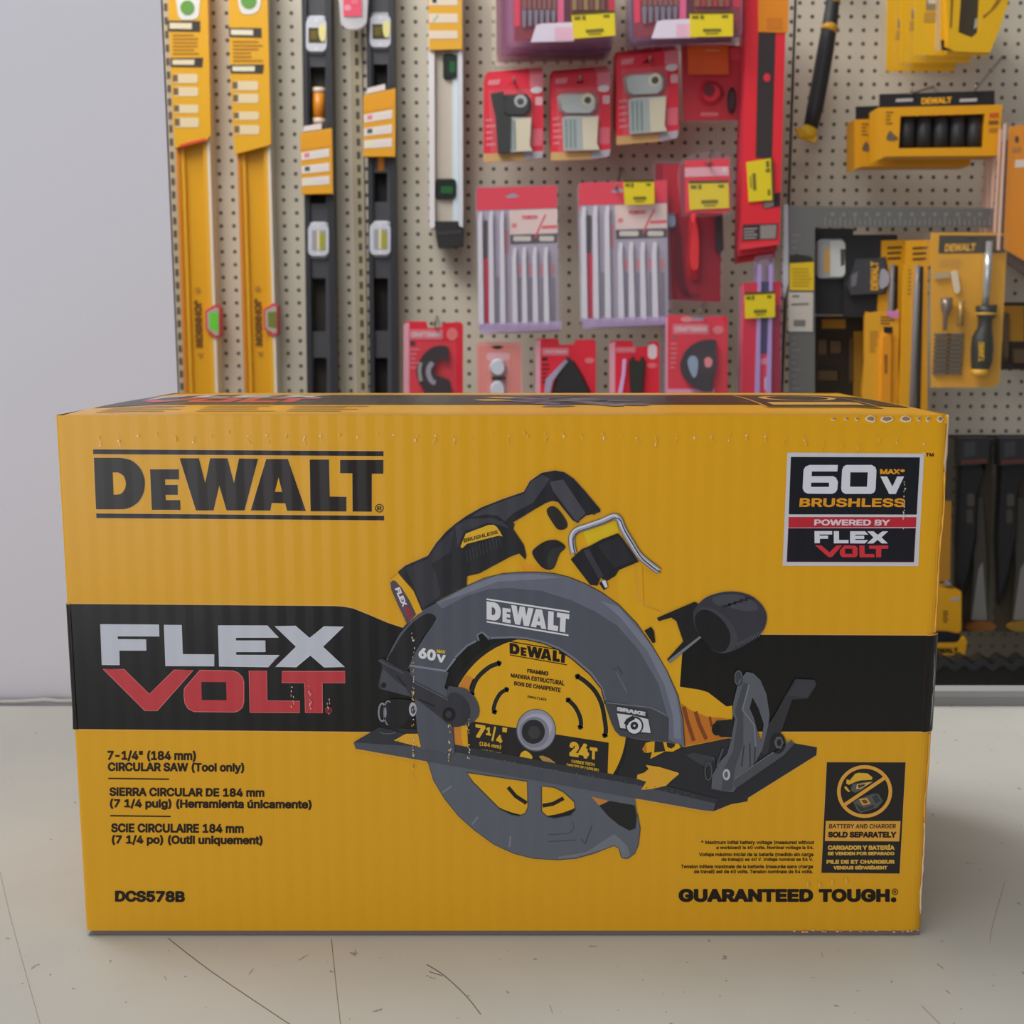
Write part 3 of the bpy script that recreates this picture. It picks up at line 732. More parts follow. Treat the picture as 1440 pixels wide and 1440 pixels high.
# handle
hp = H([(115, 985), (180, 932), (370, 850), (440, 742), (520, 650), (600, 580), (700, 510), (820, 442), (1000, 372), (1180, 310), (1230, 220), (1330, 150)]) + G([(360, 130), (440, 145), (520, 200), (620, 310), (745, 460), (742, 482), (620, 512), (548, 570), (512, 550), (430, 450), (390, 398), (340, 385), (280, 405), (200, 452), (0, 572)]) + H([(1100, 580), (1090, 625), (1180, 760), (1200, 850), (1192, 882), (1140, 830), (1060, 860), (800, 1000), (700, 1022), (695, 1100), (480, 1210), (320, 1312), (240, 1120), (180, 1060)])
sw.line(hp[:20], 2.6, TRAP, k=.5)
sw.p(hp, CM(33, 33, 37), k=15)
sw.p(H([(740, 520), (830, 455), (1000, 385), (1180, 325), (1240, 225), (1335, 165), (1400, 200), (1260, 400), (1090, 490), (1020, 560), (960, 510), (860, 500)]), CM(54, 54, 61), k=16)
sw.p(H([(180, 950), (360, 880), (450, 760), (590, 620), (560, 820), (400, 920), (440, 1000), (480, 1180), (330, 1290), (250, 1110)]), CM(46, 46, 51), k=16)
sw.p(H([(600, 600), (700, 540), (900, 530), (1000, 560), (1060, 620), (940, 580), (880, 570), (680, 640), (620, 780)]), CM(50, 50, 56), k=16)
sw.p(G([(320, 225), (430, 205), (622, 490), (545, 565), (480, 480), (345, 300)]), CM(62, 62, 68), k=16)
sw.p(H([(645, 772), (690, 662), (880, 590), (925, 588), (950, 605), (975, 640), (1000, 685), (955, 682), (700, 748), (660, 786)]), CM(208, 164, 40), k=17)
sw.text('BRUSHLESS', [H(*p) for p in [(672, 706), (958, 632), (962, 662), (672, 740)]], CM(70, 48, 20), .03, k=18)
for i in range(11):
    x = 690+i*28; y = 850-i*13
    sw.line(H([(x, y-45), (x+16, y+50)]), 1.0, CM(54, 54, 58), k=17)
bat = H([(50, 1065), (65, 1040), (120, 1000), (180, 1070), (250, 1150), (322, 1320), (280, 1346), (195, 1425)])
sw.line(bat, 1.4, CM(150, 106, 20), True, k=14); sw.p(bat, syel, k=16)
sw.p(H([(55, 1075), (75, 1055), (100, 1065), (150, 1120), (220, 1235), (272, 1345), (195, 1425), (120, 1270), (60, 1130)]), CM(74, 62, 72), k=17)
sw.text('FLEX', [H(*p) for p in [(132, 1112), (196, 1262), (158, 1284), (90, 1128)]], CM(200, 198, 202), .05, k=18)
sw.text('VOLT', [H(*p) for p in [(200, 1268), (248, 1380), (212, 1392), (166, 1290)]], CM(150, 40, 50), .05, k=18)
sw.p(G(spl([(292, 470), (310, 440), (350, 432), (400, 470), (455, 550), (466, 600), (440, 626), (400, 630), (370, 610), (310, 520)])), CM(38, 36, 34), k=16)
sw.p(G(spl([(170, 830), (205, 775), (290, 724), (380, 720), (450, 775), (402, 830), (375, 900), (345, 958), (292, 966), (235, 930)])), CM(32, 31, 32), k=16)
sw.p(G(spl([(300, 850), (360, 780), (440, 775), (400, 830), (372, 900), (330, 955), (300, 930)])), CM(44, 43, 44), k=17)
# hook, bumper
sw.p(G([(495, 880), (590, 792), (660, 765), (760, 710), (892, 660), (930, 700), (1068, 900), (900, 970), (870, 1020), (800, 1062), (745, 1035), (720, 1102), (660, 1096)]), CM(30, 30, 33), k=16)
sw.p(G([(600, 802), (650, 792), (772, 1020), (735, 1050)]), CM(50, 50, 55), k=17)
sw.p(G([(720, 760), (900, 690), (1030, 890), (860, 950)]), CM(38, 38, 42), k=17)
hk = G(spl([(522, 830), (506, 760), (505, 690), (545, 636), (640, 602), (760, 560), (860, 518), (905, 545), (935, 620), (1000, 730), (1070, 840), (1160, 920), (1240, 980)], False))
sw.line(hk, 9.6, CM(70, 70, 78), k=18); sw.line(hk, 8.0, CM(140, 140, 150), k=19)
sw.line([(u-1.3, v-1.6) for u, v in hk], 2.6, CM(206, 206, 216), k=20); sw.line([(u+2.2, v+2.2) for u, v in hk], 1.4, CM(60, 60, 66), k=20)
sw.p(G([(735, 1085), (762, 1055), (790, 1050), (812, 1112), (775, 1140)]), CM(28, 28, 30), k=18); sw.p(G([(755, 1062), (788, 1054), (808, 1112), (785, 1120)]), CM(196, 196, 206), k=19)
# auxiliary handle
sw.p(R([(185, 292), (410, 196), (450, 220), (452, 405), (262, 560), (245, 540), (342, 432), (302, 312), (272, 290), (196, 312)]), CM(26, 26, 28), k=16)
sw.p(R([(252, 545), (438, 402), (452, 408), (300, 532), (268, 560)]), CM(104, 104, 110), k=17)
kn = R(spl([(402, 300), (410, 240), (470, 175), (560, 142), (650, 136), (740, 158), (808, 212), (840, 280), (825, 355), (780, 408), (700, 460), (620, 495), (560, 502), (512, 480), (470, 430), (425, 372)]))
sw.line(kn, 2.6, TRAP, True, k=.5); sw.p(kn, CM(48, 48, 55), k=17)
sw.p(R(spl([(520, 170), (640, 150), (740, 180), (790, 240), (700, 250), (620, 230), (540, 215)])), CM(62, 62, 70), k=18)
sw.p(R(spl([(412, 300), (445, 235), (510, 232), (600, 290), (655, 370), (665, 440), (625, 492), (560, 498), (510, 476), (470, 430), (428, 372)])), CM(56, 56, 62), k=19)
sw.p(R(spl([(412, 300), (440, 250), (500, 250), (570, 300), (618, 375), (620, 440), (590, 488), (545, 494), (500, 468), (464, 425), (428, 372)])), CM(24, 24, 26), k=20)
for i in range(8):
    sw.line(R([(650+i*20, 470-i*9), (672+i*20, 436-i*10)]), 1.2, CM(74, 74, 82), k=19)
for i in range(5):
    sw.line(R([(575+i*34, 225-i*13), (625+i*34, 215-i*10)]), 3.0, CM(34, 34, 40), k=19)
sw.p(R([(110, 368), (150, 345), (168, 372), (176, 438), (160, 442)]), CM(24, 24, 26), k=16)
# bevel bracket and lever
bg = CM(78, 81, 88)
sw.p(R([(512, 950), (540, 905), (645, 895), (630, 1005), (560, 1000)]), CM(28, 28, 31), k=16)
sw.p(R(ell(540, 955, 28, 38, 18)), CM(18, 18, 20), k=17)
sw.p(R([(815, 1000), (850, 930), (900, 850), (940, 775), (1010, 655), (1125, 660), (1137, 690), (1085, 772), (992, 778), (922, 982), (880, 985), (840, 1110), (808, 1100)]), CM(44, 45, 49), k=16)
sw.p(R([(1020, 662), (1120, 664), (1130, 690), (1080, 765), (965, 755)]), CM(52, 53, 58), k=17)
sw.p(R([(636, 870), (640, 800), (672, 670), (720, 613), (760, 622), (802, 662), (838, 745), (857, 870), (850, 930), (812, 1080), (790, 1120), (760, 1175), (640, 1330), (570, 1322), (510, 1310), (515, 1230), (560, 1150), (605, 1100), (630, 1010), (650, 890)]), bg, [R([(738, 830), (755, 765), (790, 830), (822, 925), (806, 1030), (782, 960), (762, 885)])], k=17)
sw.p(R([(700, 675), (735, 690), (700, 830), (700, 1040), (650, 1190), (635, 1320), (570, 1320), (590, 1180), (640, 1080), (665, 900), (650, 850)]), CM(62, 64, 70), k=18)
sw.line(R([(735, 690), (695, 840), (765, 930), (775, 1060)]), 2.0, CM(104, 108, 116), k=19)
for pts in ([(705, 1050), (690, 1180)], [(738, 1040), (742, 1180)], [(772, 1060), (765, 1170)]): sw.line(R(pts), 2.0, CM(52, 54, 58), k=19)
sw.p(R([(640, 1300), (650, 1250), (720, 1190), (800, 1150), (985, 1018), (1002, 1045), (940, 1112), (660, 1305)]), CM(66, 69, 74), k=18)
sw.line(R([(650, 1250), (720, 1200), (985, 1020)]), 1.2, CM(98, 100, 106), k=19)
sw.p(R(ell(905, 1040, 48, 62, 24)), CM(30, 30, 33), k=19); sw.p(R(ell(912, 1035, 28, 40, 6)), CM(76, 78, 84), k=20); sw.p(R(ell(914, 1035, 14, 22, 12)), CM(28, 28, 30), k=21)
sw.p(R(ell(600, 1226, 22, 34, 18)), CM(160, 160, 166), k=20); sw.p(R(ell(598, 1226, 12, 20, 12)), CM(84, 84, 90), k=21)
sw.line(R(ell(492, 1205, 20, 52, 20)), 2.0, CM(66, 68, 74), True, k=19); sw.line(R([(520, 1120), (540, 1180), (580, 1070)]), 3, CM(64, 66, 72), k=19)
sw.p(R(ell(672, 650, 22, 44, 18)), CM(54, 56, 62), k=16); sw.line(R(ell(672, 650, 22, 44, 18)), 1, CM(96, 98, 104), True, k=17)
o = sw.build('saw_picture', box); o['label'] = 'printed picture of a yellow and grey circular saw'

# wear: pressed flecks in rows, rubbed edges and corners
wr = Ink(loc); fl = CM(198, 158, 66); fp = CM(196, 184, 170); fb = CM(128, 104, 70)
for i in range(44):
    u = 140+i*26.1+random.uniform(-3, 3); v = 612+random.uniform(-4, 5) + (8 if i > 38 else 0)
    for j in range(random.randint(1, 3)):
        wr.p(ell(u+random.uniform(-2, 2), v+j*5+random.uniform(-1, 1), random.uniform(.5, 1.3), random.uniform(1.2, 2.8), 7), random.choice((fl, fl, fp)), k=24)
for u, a_, b_, nn in ((581, 890, 1100, 60), (632, 1010, 1070, 18), (659, 1010, 1068, 16), (411, 960, 1000, 10), (436, 955, 1002, 12), (462, 970, 1006, 7), (1272, 655, 745, 16), (1300, 622, 640, 5)):
    for j in range(nn):
        wr.p(ell(u+random.uniform(-2, 2), random.uniform(a_, b_), random.uniform(.4, 1.0), random.uniform(.8, 2.0), 6), random.choice((fl, fp)) if 500 < u < 1200 else CM(186, 150, 144) if u < 500 else fp, k=24)
for u, v in ((1136, 1414), (1152, 1415), (1170, 1411), (1190, 1409)):
    wr.p(ell(u, v-190+20, 1.6, 4.5, 8), fl, k=24)
for u, wdt, hh in ((1224, 8, 4.5), (1247, 9, 5), (1274, 8, 4.5), (1292, 2.5, 3), (1305, 3, 3.5), (1172, 3, 2), (1190, 2.5, 2), (1205, 3, 2), (1322, 4, 4)):
    q = [(u+wdt*(1+random.uniform(-.25, .25))*math.cos(a_), 589.5+hh*(1+random.uniform(-.3, .3))*math.sin(a_)) for a_ in [2*math.pi*i/11 for i in range(11)]]
    wr.p(q, fp, k=24); wr.p([(u+(x-u)*.72+.6, 589.5+(y-589.5)*.66-.6) for x, y in q], fb, k=25)
for i in range(26):
    u = 1120+i*7+random.uniform(-3, 3)
    if random.random() < .6: wr.p(ell(u, 1309.5+random.uniform(-1.5, 1.5), random.uniform(1, 3), random.uniform(.6, 1.5), 7), CM(186, 150, 110), k=24)
o = wr.build('scuffed_spots', box); o['kind'] = 'stuff'; o['label'] = 'pale worn flecks and rubbed spots on the box front'
# torn paper along the right corner edge
m = MB()
for z0, z1, r_, c_ in ((zT-.028, zT, .0007, CM(160, 138, 112)), (zb1+.001, zT-.028, .0005, CM(214, 160, 60)), (zb0+.002, zb1-.001, .00028, CM(120, 118, 112)), (.062, zb0-.001, .0005, CM(206, 156, 66)), (.012, .062, .0005, CM(190, 168, 146))):
    n_ = max(3, int((z1-z0)/.004))
    pts = [(xR0-.0022+.0003*math.sin(z*61)+.0002*math.sin(z*143+1)+random.uniform(-.0002, .0002), Y0+.0010, z) for z in [z0+(z1-z0)*i/n_ for i in range(n_+1)]]
    m.tube(pts, [r_*random.uniform(.5, 1.3) for _ in pts], c_, n=5)
o = m.build('worn_edge', box); o['label'] = 'pale frayed crease down the right corner of the box'

# print on the top face
def proj(p):
    d = p - Vector((0, 0, CZ)); dep = d.y*cp - d.z*sp; up = d.y*sp + d.z*cp
    return 720+FPX*d.x/dep, 720-FPX*up/dep
def top_at(u, v):
    lo, hi = 0.0, 1.0
    for _ in range(30):
        s = (lo+hi)/2; Y = Y0+BD*s
        x = (u-720)/FPX*(Y*cp-(zT-CZ)*sp)
        if proj(Vector((x, Y, topz(x, s))))[1] > v: lo = s
        else: hi = s
    return x, s
def tloc(u, v, k):
    x, s = top_at(u, v); return Vector((x, Y0+BD*s, topz(x, s)+.00006*k))
def sloc(x, s, k): return Vector((x, Y0+BD*s, topz(x, s)+.00005*k+.0001))
tp = Ink(sloc)
def strip(s0, s1, x0, x1, mt, k, nx=24, ns=6):
    vs = [sloc(x0+(x1-x0)*i/nx, s0+(s1-s0)*j/ns, k) for j in range(ns+1) for i in range(nx+1)]
    tp.add(vs, [[j*(nx+1)+i, j*(nx+1)+i+1, (j+1)*(nx+1)+i+1, (j+1)*(nx+1)+i] for j in range(ns) for i in range(nx)], mt)
strip(.22, .70, xL0+.003, xR0-.006, BLK, 1)
xa, xb = xL0+.012, xL0+.115
for polys, s0, s1, mt in ((FLO, .66, .48, SIL), (VOO, .46, .28, RED)):
    for o_, hs in polys:
        tp.poly([sloc(xa+(xb-xa)*x, s0+(s1-s0)*y, 4) for x, y in o_], mt, [[sloc(xa+(xb-xa)*x, s0+(s1-s0)*y, 4) for x, y in h] for h in hs])
for j in range(4):
    s_ = .17-.035*j
    for x0, x1 in ((xL0+.015, xL0+.06), (xL0+.065, xL0+.105), (xL0+.11, xL0+.15)):
        strip(s_, s_+.012, x0, x1-random.uniform(0, .015), CM(150, 114, 44), 2, 4, 1)
for i in range(26):                                  # foreshortened saw picture
    a_ = random.uniform(0, 2*math.pi); rr = random.uniform(.1, 1)
    x, s_ = .032+.05*rr*math.cos(a_), .38+.24*rr*math.sin(a_)
    tp.poly([sloc(x+random.uniform(.004, .016)*math.cos(t_), min(.9, s_+random.uniform(.02, .05)*math.sin(t_)), 3+i*.1) for t_ in [2*math.pi*j/7 for j in range(7)]], random.choice((CM(70, 72, 80), CM(40, 40, 44), CM(90, 92, 100), CM(210, 160, 40))))
x0, x1 = .130, .190
for s0, s1, e, mt, k_ in ((.14, .60, .0, TRAP, 5), (.15, .59, .0012, BLK, 6)): strip(s0, s1, x0+e, x1-e, mt, k_, 8, 4)
tp.line([(.160+.019*math.cos(t_), .44+.11*math.sin(t_)) for t_ in [2*math.pi*i/28 for i in range(28)]], .0045, TRAP, True, k=8)
strip(.2, .28, x0+.006, x1-.006, OR2, 7, 8, 2)
o = tp.build('printed_top', box); o['label'] = 'black band, lettering and notice printed on the top of the box'

# ------------------------------------------------------------------ goods on the pegboard
class Pt(Ink):
    """one part: slabs cut to an outline seen at depth Y, with print on their front"""
    def __init__(s, Y):
        super().__init__(None); s.Y = Y
        s.loc = lambda u, v, k: P(u, v, s.Y-.0004-.0002*k)
    def slab(s, pts, T, mat, holes=(), side=None, Y=None):
        Y = s.Y if Y is None else Y
        s.prism([P(u, v, Y) for u, v in pts], (0, T, 0), mat, [[P(u, v, Y) for u, v in h] for h in holes], side)
        return s
    def dome(s, pts, T, mat, c=None, Y=None, f=.75):
        """slab with a bevelled rim"""
        Y = s.Y if Y is None else Y
        cx = sum(p[0] for p in pts)/len(pts); cy = sum(p[1] for p in pts)/len(pts)
        if c: cx, cy = c
        inn = [(cx+(u-cx)*f, cy+(v-cy)*f) for u, v in pts]
        n = len(pts)
        A = [P(u, v, Y+T*.45) for u, v in pts]; Bk = [P(u, v, Y+T*.45)+Vector((0, T*.55, 0)) for u, v in pts]; I = [P(u, v, Y) for u, v in inn]
        s.poly(I, mat)
        s.add(I+A, [[i, (i+1) % n, n+(i+1) % n, n+i] for i in range(n)], mat, True)
        s.add(A+Bk, [[i, (i+1) % n, n+(i+1) % n, n+i] for i in range(n)], mat)
        return s
def tri(pts): return list(pts)
WHT = M((196, 188, 186), .5); PINK = M((214, 120, 132), .45); CRED = M((196, 40, 58), .4); DRED = M((140, 22, 34), .4); TAGY = M((208, 186, 28), .5)
BLK2 = M((26, 26, 28), .45); DKG = M((48, 50, 54), .45); STEEL = M((150, 152, 156), .30, metal=.6); SHEL = clear(); SMOKE = clear((150, 130, 160), .38)
TAN = M((176, 140, 92), .7); LILAC = clear((206, 190, 222), .6); GRYC = M((150, 148, 156), .5)
CYEL = M((206, 152, 16), .45, gain=.68); OYEL = M((214, 150, 20), .45); BROWN = M((96, 66, 28), .7)

def lines(p, q, n, mat, w0=.55, w1=1.0, h=.42, k=2):
    """rows of unreadably small print as short bars"""
    rr = random.Random(int(q[0][0]*7+q[0][1]))
    for i in range(n):
        a = (i+.5-h/2)/n; b_ = (i+.5+h/2)/n; e = rr.uniform(w0, w1)
        p.p([quadmap(q, 0, a), quadmap(q, e, a), quadmap(q, e, b_), quadmap(q, 0, b_)], mat, k=k)

def price_tag(parent, q, Y, name='price_tag', lab='yellow price tag'):
    p = Pt(Y); p.slab(q, .0012, TAGY)
    p.p([quadmap(q, x, y) for x, y in ((0, -.02), (1, -.02), (1, .07), (0, .07))], M((60, 56, 20), .6), k=2)
    for x0, x1, y0, y1 in ((.05, .2, .14, .26), (.24, .32, .12, .28), (.74, .88, .14, .24), (.30, .72, .68, .80), (.36, .66, .86, .90)):
        p.p([quadmap(q, x, y) for x, y in ((x0, y0), (x1, y0), (x1, y1), (x0, y1))], M((96, 88, 24), .6), k=2)
    o = p.build(name, parent); o['label'] = lab
    return o

# --- yellow levels
def yellow_level(ul, ur, sl, sr, sleeve, vials, dv, vial, label):
    Y = 2.375
    U0 = lambda v: ul+sl*v
    U1 = lambda v: ur+sr*v
    t = thing('spirit_level', label, 'spirit level', P((ul+ur)/2, 560, Y), 'yellow spirit levels')
    p = Pt(Y)
    def band(a, b, mat, Yo, T):
        q = [(U0(v)+(U1(v)-U0(v))*x, v) for v, x in ((-60, a), (-60, b), (575, b), (575, a))]
        p.slab(q, T, mat, Y=Yo)
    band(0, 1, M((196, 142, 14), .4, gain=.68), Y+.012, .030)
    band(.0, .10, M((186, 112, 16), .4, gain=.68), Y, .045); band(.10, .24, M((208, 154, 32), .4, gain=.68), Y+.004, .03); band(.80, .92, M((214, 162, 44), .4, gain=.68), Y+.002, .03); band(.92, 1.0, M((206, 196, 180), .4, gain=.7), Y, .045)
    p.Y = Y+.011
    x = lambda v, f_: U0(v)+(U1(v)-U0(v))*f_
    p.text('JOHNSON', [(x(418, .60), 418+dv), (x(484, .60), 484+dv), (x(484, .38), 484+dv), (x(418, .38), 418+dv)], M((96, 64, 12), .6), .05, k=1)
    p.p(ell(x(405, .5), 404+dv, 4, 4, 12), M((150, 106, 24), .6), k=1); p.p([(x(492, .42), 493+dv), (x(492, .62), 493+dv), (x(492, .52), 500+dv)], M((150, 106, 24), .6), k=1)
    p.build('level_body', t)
    c = Pt(Y-.008); c.slab(sleeve['out'], .006, CYEL)
    for s_ in sleeve['black']: c.p(s_, M((44, 38, 30), .5), k=1); c.p([quadmap(s_, a_, b_) for a_, b_ in ((.06, .2), (.74, .2), (.74, .75), (.06, .75))], sleeve['bk2'], k=2)
    lines(c, sleeve['text'], 6, M((140, 92, 16), .6), k=1)
    if 'red' in sleeve: c.p(sleeve['red'], M((190, 52, 40), .5), k=1)
    for i, (v0, v1) in enumerate(sleeve['pills']):
        u0, u1 = sleeve['pu']; u0 += i*.9; u1 += i*.5
        c.p(rect(u0, v0, u1, v1, 3), M((204, 186, 150), .5), k=1); c.p(rect(u0, v0+1, u0+7, v1-2), M((96, 76, 52), .5), k=2)
    o = c.build('card_sleeve', t); o['label'] = 'yellow card sleeve with white captions'
    for (q, r_) in vials:
        d = Pt(Y-.0088); d.dome(spl(q), .006, M((214, 212, 204), .4), f=.9); d.p(ell(*r_, 24), M((86, 132, 60), .25), k=3); d.build('round_vial', t)['label'] = 'green round vial in a white surround'
    d = Pt(Y-.003); d.slab(vial['frame'], .03, M((176, 52, 70), .4)); d.p(vial['grey'], M((150, 140, 132), .4), k=1); d.p(vial['green'], vial['mat'], k=2); d.build('edge_vial', t)['label'] = 'red framed green edge vial'
    return t
yellow_level(240, 288, .0355, .034, dict(out=[(234, -60), (291, -60), (296.5, 190), (289.5, 197.5), (246, 208), (240.5, 105)], black=[[(235.5, 29), (281.5, 29.5), (281.7, 44.7), (236, 44)], [(239.5, 81.5), (285.5, 81), (284.5, 94.5), (240, 94)]],
    bk2=M((190, 178, 150), .5), text=[(242.5, 47), (286, 47), (287, 78), (243, 78)], red=[(250, 207.5), (254, 203), (289, 194), (289, 198)], pills=[(104, 117), (122.5, 135.5), (147, 159), (165.5, 179)], pu=(243, 278)), [([(247.5, -20), (281, -20), (282, 10), (279, 26), (265, 30), (251, 27), (247.5, 10)], (263.3, 10.5, 10, 10))], 4,
    dict(frame=[(288.5, 437), (302, 428.5), (309, 433), (309, 472), (303, 475.5), (289.5, 464)], grey=[(291, 439), (303, 432.5), (307.5, 434), (307.5, 471), (303, 472), (292, 462)], green=[(294, 440), (307, 438), (307, 468), (295, 462)], mat=M((90, 170, 50), .25)), 'tall yellow spirit level next to the white wall, the farther left one')
yellow_level(327, 374, .031, .0285, dict(out=[(320, -60), (375, -60), (381, 203), (371, 206), (330, 217), (324, 110)], black=[[(321.5, 39), (367.5, 39.5), (368, 53), (322.5, 52)], [(323.5, 91), (371, 90.5), (369.5, 103.5), (324.5, 103)]],
    bk2=M((206, 200, 176), .5), text=[(327, 56), (370, 56), (372, 88), (328, 88)], pills=[(114, 127), (132, 145), (157, 168.5), (176, 189)], pu=(327, 363)), [([(333, -30), (368, -30), (368.5, 2), (364, 17), (350, 22.5), (338, 19), (333.5, 2)], (349.5, 1, 11, 11))], 2,
    dict(frame=[(370.5, 435), (385, 426), (390, 430), (390, 470), (386, 473.5), (371.5, 463)], grey=[(373, 437), (385.5, 430), (388.5, 432), (388.5, 468), (385, 469), (374, 461)], green=[(376.5, 439), (388.5, 438), (388.5, 462), (377, 460)], mat=M((96, 104, 46), .25)), 'tall yellow spirit level between the white wall level and the black levels')

# --- black levels
def black_level(u0, u1, s0, s1, cuts, wins, orange, sleeve, label, swv):
    Y = 2.37
    t = thing('spirit_level', label, 'spirit level', P((u0+u1)/2, 560, Y), 'black spirit levels')
    a = lambda v: u0+s0*v
    b_ = lambda v: u1+s1*v
    p = Pt(Y+.008)
    p.slab([(a(-60), -60), (b_(-60), -60), (b_(575), 575), (a(575), 575)], .022, M((58, 59, 64), .4), [rect(*c) for c in cuts])
    for x0, x1 in ((0, .17), (.80, 1.0)):
        p.slab([(a(v)+(b_(v)-a(v))*x, v) for v, x in ((-60, x0), (-60, x1), (575, x1), (575, x0))], .040, M((38, 39, 44), .4), Y=Y)
    p.slab([(a(-60)+3, -60), (b_(-60)-3, -60), (b_(575)-3, 575), (a(575)+3, 575)], .003, M((40, 37, 32) if u0 < 450 else (22, 22, 22), .7), Y=Y+.0305)  # added dark sheet paints the shade seen through the cutouts
    p.build('level_body', t)
    for (x0, v0, x1, v1), lit in wins:
        d = Pt(Y-.001); q = rect(x0, v0, x1, v1, 9); d.dome(q, .014, M((168, 170, 178), .35), f=.86)
        cx, cy = (x0+x1)/2, (v0+v1)/2
        if lit: d.p(rect(cx-9, cy-14, cx+10, cy+14), M((130, 132, 136), .3), k=1); d.p(rect(cx-2, cy-14, cx+1.5, cy+14), M((206, 196, 160), .3), k=2); d.p(rect(cx+2, cy-10, cx+9, cy+13), M((136, 136, 40), .25), k=2)
        else: d.p(rect(cx-11, cy-10, cx+12, cy+11), M((60, 54, 24), .25), k=1); d.p(spl([(cx+4, cy-12), (cx+12, cy-14), (cx+14, cy), (cx+9, cy+10), (cx+4, cy+2)]), M((196, 190, 130), .25), k=2); d.p(rect(cx-8, cy-6, cx+1, cy+6), M((92, 80, 34), .25), k=2)
        for y in (v0+7, v1-7): d.p(ell(cx, y, 2.4, 2.4, 10), M((216, 216, 220), .3), k=1)
        d.build('vial_window', t)
    for q, cap in orange:
        d = Pt(Y+.014); cx = (q[0]+q[2])/2
        d.tube([P(cx, q[1], Y+.02), P(cx, q[3], Y+.02)], (q[2]-q[0])/2*Y/FPX, M((206, 128, 30), .35), n=12)
        if cap:
            d.tube([P(cx, q[1]-4, Y+.02), P(cx, q[1]+4, Y+.02)], (q[2]-q[0])/2*1.03*Y/FPX, M((196, 176, 156), .4), n=12); d.tube([P(cx, q[3]-5, Y+.02), P(cx, q[3]+4, Y+.02)], (q[2]-q[0])/2*1.03*Y/FPX, M((196, 176, 156), .4), n=12)
        d.build('orange_vial', t)
    c = Pt(Y-.012); c.slab(sleeve, .010, M((214, 152, 24), .45, gain=.66))
    (x0, y0), (x1, y1), (x2, y2), (x3, y3) = sleeve
    c.p([quadmap(sleeve, x, y) for x, y in ((0, .05), (1, .05), (1, .28), (0, .28))], M((204, 140, 18), .45), k=1)
    c.p([quadmap(sleeve, x, y) for x, y in ((.12, -.10), (.68, -.10), (.68, -.01), (.10, -.01))], M((206, 194, 190), .5), k=1)
    for i in range(3): c.p([quadmap(sleeve, x, y) for x, y in ((.72+i*.09, -.01), (.76+i*.09, -.09), (.79+i*.09, -.01))], BLK2, k=1)
    for i, (y, icon) in enumerate(((.32, (214, 120, 140)), (.54, (60, 66, 60)), (.74, (186, 190, 150)))):
        c.p([quadmap(sleeve, x, yy) for x, yy in ((.02, y), (.90, y-.015), (.90, y+.115), (.02, y+.13))], M((214, 206, 200), .5), k=1)
        c.p([quadmap(sleeve, x, yy) for x, yy in ((.12, y+.02), (.28, y+.02), (.28, y+.09), (.12, y+.09))], M(icon, .5), k=2)
        c.p([quadmap(sleeve, x, yy) for x, yy in ((.40, y+.05), (.82, y+.05), (.82, y+.075), (.40, y+.075))], M((186, 178, 174), .5), k=2)
    o = c.build('card_sleeve', t); o['label'] = 'yellow card sleeve with white captions'
    return t
black_level(424, 465, .0140, .0146, [(436, 94, 457.5, 176), (437, 240, 458, 286), (439, 391, 458, 466), (441, 503, 459.5, 560)], [((428, 22, 461.5, 76), False), ((431, 312, 464.5, 363.5), True)], [((440, 128, 457, 172), True)],
            [(422, 187), (466.6, 180), (468, 272), (424, 273)], 'black spirit level nearer the yellow levels, its yellow sleeve lower', 0)
black_level(514.7, 553.5, .0100, .0095, [(525.4, 90.4, 545, 122), (526.4, 243, 544.5, 284), (525.4, 391, 545.5, 465), (526.5, 503, 545, 560)], [((517.7, 17.5, 551.7, 70), False), ((517.7, 310.5, 551.5, 362), True)], [((527, 205, 546.5, 242), False)],
            [(511, 134), (556, 124), (555.6, 220), (511, 220)], 'black spirit level nearer the silver level, its yellow sleeve higher', 0)

# --- silver level
t = thing('spirit_level', 'short silver spirit level with a black end cap beside the red goods', 'spirit level', P(627, 346, 2.36))
Y = 2.36; ALU = M((190, 194, 200), .35, metal=.2); p = Pt(Y+.01)
p.slab([(602, -60), (649, -60), (650.5, 320), (604.5, 320)], .025, M((164, 158, 146), .4))
for q, c in (([(601.5, -60), (610.5, -60), (611.5, 318), (609, 321), (605, 321), (604, 316)], (188, 186, 188)), ([(643.5, -60), (650, -60), (651, 316), (650, 321), (646, 321), (645, 318)], (186, 190, 196)), ([(636, -60), (643, -60), (644.5, 312), (637, 312)], (170, 184, 190))):
    p.slab(q, .045 if c[0] > 180 else .03, M(c, .35), Y=Y if c[0] > 180 else Y+.006)
p.build('level_body', t)
d = Pt(Y); d.slab([(611.5, 311), (644.5, 311), (646, 318), (651, 320), (650.5, 345), (640, 346.5), (616, 348), (613, 330)], .04, M((30, 30, 31), .6)); d.p([(614, 326), (650, 323), (650, 328), (614, 331)], M((44, 44, 45), .6), k=1); d.build('end_cap', t)
for q, gl in ((rect(622.7, 76, 643, 111, 4), rect(632, 86, 640, 102, 2)), (rect(612, 251, 642.5, 280, 6), rect(620, 262, 637, 272, 2))):
    d = Pt(Y+.002); d.dome(q, .012, M((26, 34, 30), .3), f=.9); d.p(gl, M((36, 84, 48), .2), k=1); d.build('vial', t)
c = Pt(Y-.006); c.slab([(600.5, -60), (649, -60), (650, 69), (603.5, 70)], .006, M((222, 166, 40), .45))
for v0, v1 in ((-10, 7.5), (19, 32), (43, 54.5)): c.p([(603, v0), (643.5, v0), (644, v1), (603.5, v1)], M((210, 196, 176), .5), k=1)
c.p(rect(608, -6, 614, 4), BLK2, k=2); c.p([(608, 30), (616, 20), (617, 23), (610, 31)], M((120, 160, 140), .5), k=2)
c.build('card_sleeve', t)['label'] = 'yellow card label with white captions'

